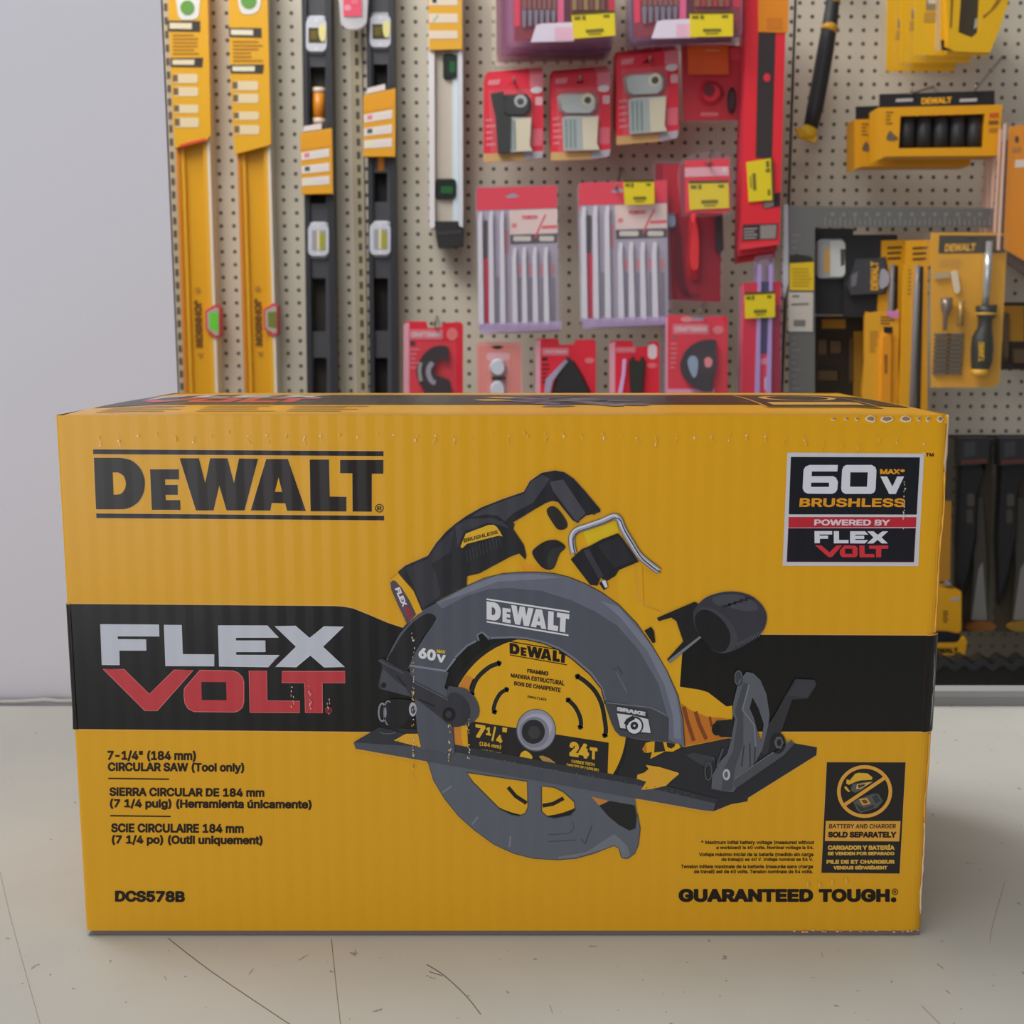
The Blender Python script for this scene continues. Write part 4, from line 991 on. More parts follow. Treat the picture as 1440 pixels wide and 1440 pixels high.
# --- clear pouch with red label
t = thing('hanging_package', 'clear rounded package with a pink-red label hung above between the black levels', 'package', P(496, 40, 2.36))
p = Pt(2.352); p.slab(spl([(477.5, -60), (515, -60), (516, 20), (511, 36), (497, 41), (483, 37), (478, 20)]), .012, clear((206, 204, 208), .62)); p.build('clear_shell', t)
c = Pt(2.350); c.slab([(482, -60), (508, -60), (508.5, 22.5), (483, 23)], .001, M((206, 70, 96), .45)); c.p(ell(489, 11, 5, 4.5, 14), M((220, 140, 156), .5), k=1); c.p(rect(494, -4, 504, 6), M((214, 100, 120), .5), k=1); c.build('label_card', t)

# --- big blister packs at the top (seen from below)
def saw_blade_pack(x0, x1, vb, label, tagq, first, wood):
    """clear clamshell with a printed red card, blades and a white flap"""
    Y = 2.14; wd = x1-x0
    X = lambda f_: x0+wd*f_
    t = thing('blister_pack', label, 'blister pack', P((x0+x1)/2, vb, Y), None)
    c = Pt(Y+.010); c.slab([(X(.04), -70), (X(.98), -70), (X(.98), vb-12), (X(.05), vb-3)], .003, M((110, 34, 38), .5))
    c.p([(X(.04), -70), (X(.10), -70), (X(.10), vb-24), (X(.05), vb-22)], M((184, 44, 66), .45), k=1)
    c.p([(X(.44), -70), (X(.505), -70), (X(.505), vb-29), (X(.445), vb-27)], M((196, 84, 122), .45), k=1)
    c.p([(X(.51), -70), (X(.57), -70), (X(.57), vb-29), (X(.51), vb-29)], M((66, 22, 26), .5), k=1)
    c.p([(X(.92), -70), (X(.98), -70), (X(.98), vb-45), (X(.92), vb-45)], M((166, 30, 46), .5), k=1)
    o = c.build('printed_card', t)
    g = Pt(Y+.006)
    for i in range(7):
        f_ = .125+i*.046
        g.slab([(X(f_), -70), (X(f_+.034), -70), (X(f_+.034), vb-47), (X(f_), vb-47)], .002, M((112, 70, 62), .5)); 
    g.build('carbide_teeth', t)
    g = Pt(Y+.004)
    for i in range(6):
        f_ = .12+i*.054
        g.slab([(X(f_), vb-46), (X(f_+.040), vb-46), (X(f_+.034), vb-22-i*1.5), (X(f_+.006), vb-22-i*1.5)], .002, M((112, 112, 122), .3, metal=.4))
    g.build('blade', t)
    g = Pt(Y+.005)
    for i in range(6):
        f_ = .585+i*.052
        g.slab([(X(f_), -70), (X(f_+.040), -70), (X(f_+.040), vb-46), (X(f_), vb-46)], .003, M(wood[i % 2], .6))
    g.build('blade_row', t)
    g = Pt(Y+.002); g.slab([(X(.25), vb-25), (X(.31), vb-27), (X(.60), vb-29), (X(.60), vb-2), (X(.20), vb-1)], .002, M((186, 178, 190), .45)); g.p([(X(.42), vb-21), (X(.6), vb-22), (X(.6), vb-3), (X(.42), vb-3)], M((190, 150, 166), .5), k=1); g.build('white_flap', t)
    s_ = Pt(Y); s_.slab([(x0, -70), (x1, -70), (x1, vb-9), (X(.97), vb-4), (X(.05), vb+3), (x0, vb-8)], .020, clear((196, 170, 206), .16)); s_.build('clamshell', t)
    if tagq: price_tag(t, tagq, Y-.002)
    return t
def shells(t, n, lbls, dy, dx=0, dz=0):
    for i in range(n): dup(t, (dx*(i+1), dy*(i+1), dz*(i+1)), lbls[i])
tj = saw_blade_pack(716, 868, 60, 'front clear pack of saw blades with yellow tag, top left of the red goods', [(803.5, 18.5), (864, 15), (865.5, 50), (807, 54.5)], True, ((120, 100, 50), (90, 56, 40)))
def plain_shell(x0, x1, vb, Y, label, tint):
    t = thing('blister_pack', label, 'blister pack', P((x0+x1)/2, vb, Y))
    p = Pt(Y+.012); p.slab([(x0+5, -70), (x1-5, -70), (x1-5, vb-8), (x0+8, vb-4)], .004, M((150, 60, 76), .5)); p.build('printed_card', t)
    p = Pt(Y); p.slab([(x0, -70), (x1, -70), (x1, vb-6), (x1-6, vb-2), (x0+6, vb+2), (x0, vb-8)], .030, clear(tint, .30)); p.build('clamshell', t)
    return t
for i, (nm, tint) in enumerate((('second', (136, 110, 140)), ('third', (116, 94, 122)), ('fourth', (104, 86, 108)), ('rearmost', (196, 190, 172)))):
    plain_shell(712-i*7, 864-i*3, 64+i*9, 2.18+i*.05, nm+' clear saw blade pack in the stack at top left of the red goods', tint)
tk = saw_blade_pack(884, 1044, 55, 'front clear pack of saw blades with yellow tag, beside the long red box', [(970, 17), (1031, 16.5), (1031, 51), (970.5, 52)], True, ((112, 70, 40), (130, 40, 36)))
for i, nm in enumerate(('second', 'third')):
    plain_shell(884-i*3, 1044-i*10, 60+i*7, 2.19+i*.06, nm+' clear saw blade pack in the stack beside the long red box', ((130, 104, 136), (110, 92, 116))[i])

# --- three carded metal blades
def blade_card(dx, dy, label, dark, sc=1.0, sk=0.0):
    Y = 2.24
    f = lambda pts: [(680+dx+(u-680)*sc, 104+dy+(v-104)*sc-sk*(u-680)) for u, v in pts]
    t = thing('carded_tool', label, 'carded tool', P(*f([(722, 228)])[0], Y), 'oscillating blade cards')
    c = Pt(Y)
    c.slab(f([(680, 116), (684, 109), (764, 102), (764, 214), (760, 223), (740, 226), (680, 228)]), .004, CRED, [f([(714, 120), (722, 113), (727, 119)])])
    c.p(f([(745, 105), (764, 103), (764, 124), (745, 122)]), PINK, k=1); c.p(f([(687, 113), (704, 111), (702, 119), (686, 120)]), M((224, 130, 140), .5), k=1)
    c.p(f(spl([(747, 124), (758, 122), (763, 126), (758, 131), (748, 130)])), M((196, 186, 190), .5), k=2)
    c.p(f(rect(753, 136, 763, 148, 2)), M((220, 170, 176), .5), k=1); c.p(f(rect(748, 181, 763, 205, 2)), M((216, 100, 116), .5), k=1)
    lines(c, f([(683, 165), (697, 164), (698, 207), (684, 208)]), 5, M((206, 110, 120), .5), k=1)
    c.p(f([(680, 216), (738, 215), (738, 226), (680, 228)]), TAN, k=2); c.p(f([(736, 215), (764, 212), (762, 222), (738, 226)]), GRYC, k=2)
    c.build('printed_card', t)
    mt = M((170, 176, 174), .28, metal=.55); mc = M((206, 196, 172), .35, metal=.2)
    d = Pt(Y-.012); d.dome(f([(704 if dark else 689, 138), (712 if dark else 696, 133), (740, 132), (747, 140), (746, 155), (738, 163), (712 if dark else 700, 163), (706 if dark else 692, 158)]), .010, BLK2 if dark else mt, f=.85); d.p(f(ell(732, 142, 9, 9, 16)), mt if dark else mc, k=1); d.p(f(ell(732, 143, 5, 5, 14)), DKG, k=2); d.build('mounting_hub', t)
    d = Pt(Y-.010); xa_ = 706 if dark else 696; d.slab(f([(xa_, 168), (xa_+6, 165), (747, 165), (746, 172), (745, 204), (749, 213), (xa_+2, 214)]), .003, mt); d.p(f([(724, 168), (747, 166), (745, 204), (748, 212), (726, 213)]), mc, k=1)
    for i in range(3): d.p(f([(xa_+4+i*6, 170), (xa_+7+i*6, 170), (xa_+8+i*6, 210), (xa_+5+i*6, 210)]), M((120, 140, 136), .3, metal=.5), k=1)
    d.build('blade', t)
    if dark:
        d = Pt(Y-.014); d.slab(f([(690, 132), (708, 128), (709, 160), (719, 166), (717, 214), (700, 214), (697, 166)]), .012, BLK2); d.build('handle', t)
    s_ = Pt(Y-.018); s_.slab(f([(687, 126), (748, 124), (750, 162), (748, 214), (690, 215)]), .016, clear((220, 226, 226), .12)); s_.build('blister', t)
    return t
k1 = blade_card(0, 0, 'red card with a metal blade and black handle, first of the three blade cards', True)
k2 = blade_card(94.5, -2, 'red card with two bright metal blades, second of the three blade cards', False)
k3 = blade_card(187, -29, 'red card with two bright metal blades, third and highest of the three blade cards', False, 1.04, .05)
for k_, nm in ((k1, 'first'), (k2, 'second'), (k3, 'third')):
    dup(k_, (0, .035, .012), 'red card hung directly behind the %s metal blade card' % nm); dup(k_, (0, .07, .024), 'red card at the back of the stack behind the %s metal blade card' % nm)

# --- red pack with orange sticker
Y = 2.25; t = thing('blister_pack', 'red clamshell pack with a large orange sticker under the top blade packs', 'blister pack', P(1002, 170, Y))
c = Pt(Y+.012); c.slab([(958, 62), (1045, 64), (1043, 168), (961, 170)], .004, M((168, 24, 36), .4)); c.p([(1026, 67), (1044, 68), (1044, 84), (1026, 84)], M((196, 50, 66), .4), k=1); c.p([(985, 158), (1010, 158), (1010, 163), (985, 163)], M((214, 110, 116), .5), k=1); c.build('printed_card', t)
d = Pt(Y); d.dome(spl([(985, 118), (996, 112), (1012, 118), (1018, 132), (1010, 144), (996, 148), (984, 138)]), .014, M((190, 34, 44), .25), f=.7); d.p(spl([(990, 120), (1000, 118), (1006, 126), (1000, 136), (990, 132)]), M((96, 16, 22), .3), k=1); d.build('red_holder', t)
d = Pt(Y); d.dome(ell(1029, 141, 6, 19, 18), .012, BLK2, f=.7); d.build('black_grip', t)
d = Pt(Y-.004); d.slab([(966.5, 63), (1024, 62), (1025, 104.5), (968, 105)], .001, M((222, 92, 34), .5)); d.p(rect(972, 78, 988, 96), M((190, 76, 32), .5), k=1); lines(d, [(992, 68), (1018, 68), (1018, 74), (992, 74)], 1, M((224, 140, 96), .5)); d.build('orange_sticker', t)
d = Pt(Y-.003); d.slab([(954, 60), (1048, 62), (1046, 165), (1038, 180), (1030, 172), (956, 172)], .018, clear((226, 190, 206), .13)); d.build('clamshell', t)

# --- long red boxes
def long_box(label):
    Y = 2.18
    t = thing('long_red_box', label, 'tool box', P(1070, 350, Y), 'long red boxes')
    p = Pt(Y); p.slab([(1051, -70), (1108, -70), (1096, 344), (1041, 352)], .032, M((190, 36, 46), .4), side=M((176, 40, 60), .4))
    p.p([(1069, -70), (1094, -70), (1085.5, 224), (1062.5, 222)], M((46, 38, 38), .45), k=1); p.p(ell(1078.5, 109, 5, 6, 14), M((190, 40, 50), .5), k=2)
    p.p([(1072, 276), (1097, 270), (1097, 290), (1074, 294)], M((34, 30, 30), .45), k=1); p.p([(1074, 284), (1088, 280), (1088, 290), (1075, 293)], M((110, 96, 90), .5), k=2)
    p.p([(1044.5, 316), (1094, 314), (1092.5, 336), (1043.5, 339)], M((46, 40, 40), .45), k=1)
    lines(p, [(1046, 320), (1067, 319), (1067, 336), (1046, 337)], 4, M((140, 130, 128), .5)); p.p([(1069, 317), (1092, 316), (1091, 335), (1069, 336)], M((120, 112, 108), .5), k=2)
    p.p([(1041, 344), (1095, 339), (1095, 344), (1041, 351)], M((224, 60, 70), .4), k=1)
    p.build('printed_carton', t)
    return t
tl = long_box('long red box with black stripe, orange sticker and yellow tag, front of its stack')
d = Pt(2.178); d.slab([(1066, -70), (1110, -70), (1108, 46), (1066.5, 45)], .0012, M((214, 128, 24), .5)); lines(d, [(1078, 24), (1100, 24), (1100, 42), (1078, 42)], 1, M((176, 100, 24), .5), 1, 1, .9); d.build('orange_sticker', tl)
price_tag(tl, [(1086.5, 222), (1088.5, 281), (1053, 284), (1049.5, 228)], 2.176)
b0 = long_box('second long red box, showing its pink side behind the tagged front one'); b0.location.y += .045; b0.location.z += -.008; b0.location.x += .006
b1 = dup(b0, (.006, .045, -.010), 'third long red box, at the back of the stack beside the hammer')

# --- reciprocating blade packs
def recip_pack(f, label, tagq, grp):
    Y = 2.20
    t = thing('blade_pack', label, 'blade pack', P(*f([(340, 1380)])[0], Y), grp)
    c = Pt(Y+.010); c.slab(f([(60, 205), (740, 185), (745, 600), (755, 1370), (80, 1390)]), .003, M((140, 134, 148), .5)); c.p(f([(60, 205), (740, 185), (740, 375), (62, 395)]), M((200, 52, 70), .4), [f([(300, 270), (330, 262), (370, 245), (400, 262), (425, 270), (400, 285), (320, 290)])], k=1)
    c.p(f([(335, 395), (742, 380), (745, 585), (340, 600)]), M((206, 184, 180), .5), k=1); c.text('TORCH', f([(440, 440), (575, 434), (575, 468), (440, 474)]), M((186, 60, 70), .5), .05, k=2); c.p(f([(360, 505), (400, 503), (400, 540), (360, 542)]), M((200, 110, 112), .5), k=2); c.p(f([(610, 525), (740, 518), (740, 545), (610, 552)]), M((206, 90, 100), .5), k=2)
    c.line(f([(555, 630), (600, 520), (645, 430)]), 2.4, M((184, 60, 70), .5), k=2)
    c.p(f([(345, 605), (742, 595), (742, 665), (348, 680)]), M((66, 62, 66), .5), k=1)
    for x0, x1 in ((370, 520), (590, 715)): c.p(f(rect(x0, 612, x1, 655, 12)), M((172, 166, 158), .5), k=2)
    c.p(f([(118, 800), (160, 800), (175, 1345), (125, 1345)]), M((168, 50, 70), .5), k=1); c.p(f([(120, 480), (155, 480), (155, 800), (118, 800)]), M((70, 64, 66), .5), k=1)
    for x in (290, 400, 490, 585, 680): c.p(f([(x+8, 560 if x < 300 else 850), (x+40, 560 if x < 300 else 850), (x+40, 760 if x < 300 else 940), (x+8, 760 if x < 300 else 940)]), M((168, 110, 120), .5), k=1)
    for x in (225, 410, 500, 600, 690): c.p(f([(x+5, 960), (x+32, 960), (x+40, 1330), (x+10, 1330)]), M((112, 110, 122), .5), k=1)
    c.build('printed_card', t)
    for i, (x, y0) in enumerate(((75, 440), (165, 430), (258, 430), (362, 740), (445, 735), (535, 735), (628, 735))):
        d = Pt(Y+.002); q = [(x+8, y0-30), (x+32, y0-34), (x+36, y0), (x+33, y0+70), (x+48, 1340), (x+40, 1365), (x+22, 1365), (x+2, 1340), (x-2, y0+60)]
        d.slab(f(q), .006, M((206, 204, 214), .35)); d.build('saw_blade', t)
    s_ = Pt(Y-.003); s_.slab(f([(45, 195), (748, 175), (790, 1360), (770, 1395), (100, 1420), (75, 1390)]), .016, clear((206, 200, 220), .14)); s_.p(f([(85, 1350), (780, 1330), (775, 1400), (100, 1425)]), clear((170, 150, 190), .55), k=1); s_.build('clamshell', t)
    if tagq: price_tag(t, tagq, Y-.006)
    return t
fa = zm(660, 230, 6); fb_ = lambda pts: [(815+(x-60)/5.55, 257+(y-205)/6.0) for x, y in pts]
ra = recip_pack(fa, 'pack of seven white saw blades without a tag, below the blade cards', None, 'reciprocating blade packs')
rb = recip_pack(fb_, 'pack of white saw blades with a yellow tag on its header', [(876.5, 253.5), (920, 253), (920.5, 287), (878.5, 288)], 'reciprocating blade packs')
dup(ra, (0, .05, -.004), 'pack of saw blades hanging behind the untagged white blade pack'); dup(rb, (0, .05, -.004), 'pack of saw blades hanging behind the tagged white blade pack')

# --- dark red pack and the tagged pack in front of it
Y = 2.22; t = thing('blister_pack', 'dark red clamshell with a red handled tool, right of the tagged blade pack', 'blister pack', P(965, 424, Y))
c = Pt(Y+.014); c.slab([(922, 230), (1015, 232), (1013, 425), (919, 420)], .004, M((120, 14, 30), .4)); c.p([(932, 232), (957, 230), (956, 300), (931, 300)], M((152, 26, 42), .4), k=1)
for y in (342, 365, 392): c.p(rect(920, y, 933, y+8, 3), M((96, 22, 30), .5), k=1)
c.p(rect(957, 412, 984, 419, 3), M((86, 16, 24), .5), k=1); c.build('printed_card', t)
d = Pt(Y); d.dome(spl([(972, 302), (980, 300), (985, 330), (985, 370), (983, 390), (972, 392), (967, 372), (969, 330)]), .014, M((206, 44, 46), .3), f=.7); d.build('red_handle', t)
d = Pt(Y+.004); d.slab(spl([(950, 330), (955, 326), (957, 370), (962, 400), (968, 408), (962, 410), (953, 395), (950, 360)]), .006, M((70, 20, 28), .3)); d.build('curved_spring', t)
d = Pt(Y+.002); d.slab([(1006, 305), (1016, 300), (1018, 350), (1013, 357), (1007, 352)], .010, BLK2); d.build('black_grip', t)
d = Pt(Y); d.dome(spl([(937, 302), (944, 299), (951, 303), (952, 318), (945, 323), (938, 318)]), .012, M((140, 160, 180), .2, metal=.6), f=.7); d.build('steel_tip', t)
d = Pt(Y-.003); d.slab([(918, 228), (924, 224), (1020, 228), (1016, 428), (917, 423)], .020, clear((220, 170, 190), .13)); d.build('clamshell', t)
Y = 2.17; t = thing('blister_pack', 'small pink headed pack with a yellow tag in front of the dark red clamshell', 'blister pack', P(993, 302, Y))
c = Pt(Y+.006); c.slab([(963, 226), (1026, 222), (1028, 296), (1018, 300), (964, 299)], .003, M((190, 44, 60), .4)); c.p([(963, 236), (1025, 234), (1025, 247), (963, 249)], M((220, 160, 172), .5), k=1); c.p(ell(1019, 239, 4, 4, 12), M((220, 190, 190), .4), k=2); c.p(spl([(990, 231), (996, 227), (1004, 231), (997, 233)]), DRED, k=2); c.build('printed_card', t)
price_tag(t, [(968, 255), (1024.5, 254), (1025.5, 292.5), (970, 295)], Y+.003)
d = Pt(Y); d.slab(spl([(958, 224), (1028, 219), (1030, 295), (1020, 303), (966, 304), (959, 296)], True, 3), .012, clear((226, 196, 210), .16)); d.build('clamshell', t)

# --- lower red stack
def blade_box(label, tagged):
    Y = 2.17
    t = thing('carded_blade_set', label, 'carded blades', P(1072, 552, Y), 'red saw blade cards')
    c = Pt(Y+.006); c.slab([(1046, 398), (1098, 396), (1098, 575), (1042, 575)], .006, M((176, 30, 46), .4), side=M((190, 84, 104), .45))
    c.p([(1068, 396), (1085, 396), (1081, 500), (1064, 500)], M((52, 54, 82), .45), k=1); c.p([(1086, 430), (1098, 430), (1098, 575), (1086, 575)], M((128, 22, 40), .45), k=1)
    c.p([(1067, 498), (1084, 498), (1083, 575), (1065, 575)], M((190, 40, 62), .45), k=2); c.p(spl([(1068, 506), (1082, 503), (1081, 511), (1068, 512)]), M((222, 130, 150), .5), k=3); c.p(rect(1075, 530, 1082, 549, 3), M((170, 160, 168), .5), k=3)
    c.build('printed_card', t)
    for u in (1065, 1081):
        d = Pt(Y); d.slab([(u+2, 372), (u+6, 372), (u+3, 575), (u-4, 575)], .004, M((150, 128, 178), .35)); d.build('saw_blade', t)
    d = Pt(Y-.002); d.slab([(1064, 360), (1088, 356), (1092, 400), (1100, 400), (1099, 575), (1040, 575), (1044, 402), (1063, 398)], .014, clear((196, 180, 216), .16)); d.build('clamshell', t)
    if tagged: price_tag(t, [(1047, 412), (1090, 410), (1090, 446), (1047.5, 448)], Y-.004)
    return t
q1 = blade_box('red blade card with a yellow tag under the long red boxes, front of its stack', True)
q2 = blade_box('red blade card hanging behind the tagged one under the long red boxes', False); q2.location.y += .03; q2.location.x += .004
dup(q2, (.002, .03, 0), 'rearmost red blade card in the stack under the long red boxes')

# --- bottom row of red carded accessories
def craft_card(box_, label, lab, Y, edge=4, T=.004, name='carded_accessory'):
    u0, v0, u1, v1 = box_
    t = thing(name, label, 'carded accessory', P((u0+u1)/2, v1, Y))
    c = Pt(Y); c.slab([(u0, v0+3), (u0+4, v0), (u0+32, v0), (u0+34, v0+9), (u0+54, v0+8), (u0+56, v0+2), (u1-3, v0+1), (u1, v0+5), (u1, v1), (u0, v1)] if u1-u0 > 60 else [(u0, v0), (u1, v0), (u1, v1), (u0, v1)], T, M((200, 36, 54), .4), side=M((150, 30, 44), .5))
    c.p([(u0, v0+4), (u0+edge, v0+1), (u0+edge, v1), (u0, v1)], M((224, 160, 176), .4), k=1)
    if lab:
        c.p(rect(lab[0], lab[1], lab[2], lab[3], 2), M((216, 110, 124), .5), k=1)
        c.text('CRAFTSMAN', R4(lab[0]+3, lab[1]+3.5, lab[2]-3, lab[3]-3.5), M((226, 190, 194), .5), .05, k=2)
    return t, c
Y = 2.22
t, c = craft_card((567.5, 452, 651, 575), 'red card with a black half-round blade, beside the black levels', (575, 463, 623, 477.6), Y, 8)
c.p(ell(636, 470, 8, 9, 16), M((226, 120, 120), .5), k=1); c.p(rect(577, 480, 584, 486), BLK2, k=2); lines(c, [(577, 488), (590, 488), (590, 520), (577, 520)], 5, M((220, 110, 126), .5)); c.build('printed_card', t)
ff = zm(550, 430, 5.14)
d = Pt(Y-.010); d.slab(ff(spl([(415, 300), (370, 288), (300, 300), (235, 350), (195, 420), (182, 480), (200, 550), (240, 615), (270, 700), (430, 700)], False) + [(430, 560), (420, 535)] + spl([(380, 520), (330, 500), (308, 465), (325, 415), (370, 385)], False) + [(415, 400)]), .006, M((40, 38, 42), .35))
d.line(ff(spl([(300, 410), (275, 445), (270, 490), (290, 540), (320, 560)], False)), 7, M((150, 152, 168), .25, metal=.5), k=1); d.line(ff(spl([(215, 410), (205, 470), (215, 545)], False)), 5, M((130, 126, 128), .3), k=1); d.build('half_round_blade', t)
d = Pt(Y-.012); d.slab(rect(575, 480, 642, 575, 6), .010, clear((230, 200, 208), .10)); d.build('blister', t)
t = thing('carded_accessory', 'pale pink card with white round pieces, left of the sanding pad card', 'carded accessory', P(702, 552, Y))
c = Pt(Y); c.slab([(669.6, 484), (674, 481), (729, 481), (733.5, 485), (735, 575), (672, 575)], .004, M((214, 150, 144), .45)); c.p(rect(673, 486, 731, 575, 3), M((222, 138, 132), .45), k=1); c.p(spl([(691, 488), (700, 486), (708, 488), (700, 491)]), BLK2, k=2); c.p(rect(684, 496, 717, 507, 4), M((220, 170, 178), .5), k=2); c.build('printed_card', t)
for cy_, rx_, ry_, nm in ((517, 11.5, 12.5, 'round_disc'), (549, 11, 14, 'round_disc')):
    d = Pt(Y-.010); d.dome(ell(700, cy_, rx_, ry_, 24), .008, M((208, 214, 226), .3), f=.8); d.build(nm, t)
d = Pt(Y-.008); d.slab(rect(691, 530, 711, 533.5), .006, BLK2); d.build('black_clip', t)
d = Pt(Y-.012); d.slab(rect(683, 498, 718, 575, 6), .011, clear((230, 226, 232), .10)); d.build('blister', t)
t, c = craft_card((753, 476, 838, 575), 'red card with a black pointed sanding pad in the low row', (762, 489, 800, 500), Y, 7)
c.p(rect(762, 503, 770, 507), BLK2, k=2); lines(c, [(762, 510), (774, 510), (774, 540), (762, 540)], 5, M((110, 24, 34), .5)); c.p(ell(829, 507, 7, 4, 14), M((214, 110, 120), .5), k=1); c.build('printed_card', t)
d = Pt(Y-.012); d.dome(ff([(1150, 720), (1185, 540), (1225, 440), (1275, 368), (1330, 410), (1390, 510), (1440, 620), (1470, 720)]), .012, M((34, 33, 35), .5), f=.88); d.build('sanding_pad', t)
d = Pt(Y-.014); d.slab(ff([(1095, 720), (1120, 530), (1260, 390), (1280, 400), (1170, 540), (1130, 720)]), .010, clear((190, 204, 236), .55)); d.build('blister', t)
t, c = craft_card((857, 479, 927, 575), 'red card with a black scraper knife in the low row', (866, 488, 894, 496), Y, 8)
c.p(rect(911, 484, 924, 505, 6), M((206, 190, 194), .5), k=1); c.p(ell(917, 514, 7, 4, 14), M((210, 100, 110), .5), k=1); c.build('printed_card', t)
fg = zm(800, 420, 4.5)
d = Pt(Y-.010); d.dome(fg([(378, 400), (395, 368), (412, 366), (420, 395), (450, 395), (456, 366), (475, 370), (484, 410), (468, 600), (475, 700), (380, 700), (390, 600)]), .010, M((38, 40, 36), .45), f=.88); d.build('scraper_handle', t)
d = Pt(Y-.011); d.slab(fg([(340, 385), (362, 380), (356, 480), (330, 640), (302, 640), (335, 480)]), .002, M((196, 160, 206), .4)); d.build('lilac_strip', t)
Y = 2.17
t, c = craft_card((936, 443, 1023, 575), 'red card with a large dark grinding disc, rightmost in the low row', (946, 455.5, 997, 470), Y, 3)
c.p(ell(966, 449, 9, 4, 14), M((228, 140, 140), .5), k=2); c.p(ell(1010, 464, 8, 6, 14), M((226, 120, 126), .5), k=2); c.p(rect(945, 472, 952, 478), M((150, 60, 66), .5), k=2); lines(c, [(943, 480), (955, 480), (953, 520), (942, 520)], 6, M((206, 100, 110), .5)); c.p(rect(936, 547, 1005, 575), M((216, 150, 180), .5), k=2); c.build('printed_card', t)
d = Pt(Y-.012); d.slab(fg(spl([(935, 265), (890, 258), (820, 272), (750, 320), (712, 390), (708, 440), (730, 500), (790, 560), (850, 588), (905, 590)], False) + [(915, 500), (925, 380)]), .008, M((46, 46, 49), .4))
d.p(fg(spl([(800, 330), (880, 330), (930, 340), (925, 470), (840, 470), (800, 420)])), M((52, 50, 54), .4), k=1); d.p(fg(spl([(752, 390), (780, 360), (815, 385), (812, 470), (790, 500), (762, 450)])), M((150, 170, 190), .2, metal=.5), k=2); d.p(fg(spl([(860, 380), (890, 370), (910, 400), (890, 435), (862, 425)])), M((196, 120, 126), .4), k=2)
d.build('grinding_disc', t)
d = Pt(Y-.016); d.slab([(940, 441), (1015, 443), (1022, 460), (1022, 575), (936, 575), (934, 520)], .014, clear((230, 190, 210), .12)); d.build('blister', t)
d = Pt(Y+.0045); d.slab([(940, 446), (1015, 447), (1014, 575), (938, 575)], .10, clear((206, 180, 216), .42)); o = d.build('deep_blister', t); o['label'] = 'lilac clear back of the disc pack'

# --- hammer
fh = zm(1090, 0, 4.114); Y = 2.33
t = thing('hammer', 'black handled hammer with yellow butt hanging head up by the long red boxes', 'hammer', P(1140, 205, Y))
d = Pt(Y)
def rod(path, rad, mat, dd, n=12, flat=.7):
    path = fh(path); pts = [P(u, v, Y) for u, v in path]
    dd.tube(pts, [r_*Y/FPX for r_ in rad], mat, n=n)
rod([(350, -240), (335, 0), (318, 130), (290, 300), (262, 460), (232, 620), (205, 740)], [8.5, 8.5, 10, 11, 11, 11, 9.5], M((34, 35, 38), .55), d)
gp = d.build('grip', t)
d = Pt(Y); rod([(205, 738), (190, 770), (184, 800)], [10, 11.5, 9], M((196, 160, 34), .5), d); d.slab(fh([(120, 738), (200, 742), (246, 800), (228, 826), (140, 792)]), .012, M((190, 152, 30), .5), Y=Y-.006); d.build('butt_cap', t)
d = Pt(Y); rod([(322, 142), (306, 182)], [10.6, 11.2], M((176, 130, 40), .5), d); rod([(342, -20), (338, 16)], [9, 9], M((170, 140, 30), .5), d); d.build('grip_ring', gp)
d = Pt(Y); rod([(350, -240), (352, -300)], [9, 12], M((150, 150, 154), .3, metal=.8), d); d.slab(fh([(250, -380), (420, -380), (440, -340), (420, -300), (250, -300)]), .03, M((150, 150, 154), .3, metal=.8), Y=Y-.015); d.build('head', t)

# --- stapler packs
fs_ = zm(1250, 0, 7.58)
def stapler_pack(label, full):
    Y = 2.20
    t = thing('stapler_pack', label, 'stapler pack', P(1335, 78, Y), 'yellow stapler packs')
    c = Pt(Y+.016); c.slab(fs_([(285, -400), (1360, -400), (1025, 590), (272, 590)]), .003, M((196, 152, 14), .45)); c.p(fs_([(400, 0), (535, 0), (530, 110), (395, 108)]), M((110, 100, 76), .5), k=1); c.p(fs_([(420, -10), (500, -10), (500, 40), (420, 40)]), M((170, 166, 158), .5), k=2); c.p(fs_([(380, 130), (530, 125), (522, 240), (372, 240)]), M((150, 116, 44), .5), k=1); c.build('printed_card', t)
    if full:
        d = Pt(Y); d.slab(fs_([(600, -400), (1400, -400), (1190, 280), (1080, 560), (640, 545)]), .016, M((198, 154, 16), .35), [fs_([(780, -200), (980, -200), (955, 340), (885, 400), (742, 345)])])
        d.p(fs_([(1010, 200), (1060, 150), (1130, 90), (1200, 0), (1160, -20), (1080, 110), (1000, 170)]), M((120, 80, 20), .4), k=1); d.p(fs_([(660, -50), (690, -50), (670, 300), (650, 300)]), M((110, 76, 16), .4), k=1)
        d.build('stapler_body', t)
        d = Pt(Y+.006); d.slab(fs_([(770, -210), (985, -210), (965, 350), (885, 408), (735, 352)]), .008, M((30, 30, 33), .3)); d.p(fs_([(920, 200), (945, 190), (940, 290), (905, 310)]), M((130, 136, 140), .3), k=1); d.build('handle_opening', t)
        d = Pt(Y-.002); d.slab(fs_([(560, 430), (590, 420), (590, 500), (690, 540), (570, 530)]), .004, DKG); d.build('staple_foot', t)
    d = Pt(Y-.002); d.slab(fs_([(270, -400), (1400, -400), (1040, 615), (225, 615)]), .022, clear((226, 190, 110), .16)); d.slab(fs_([(520, -400), (560, -400), (545, 540), (495, 540)]), .003, clear((240, 210, 160), .5), Y=Y-.006); d.build('clamshell', t)
    return t
s1 = stapler_pack('front yellow stapler pack with black handle opening at the upper right', True)
s2 = stapler_pack('second yellow stapler pack, showing below the front one at upper right', False); s2.location.y += .06; s2.location.x += -.006
dup(s2, (-.006, .06, -.002), 'rearmost yellow stapler pack against the pegboard at upper right')

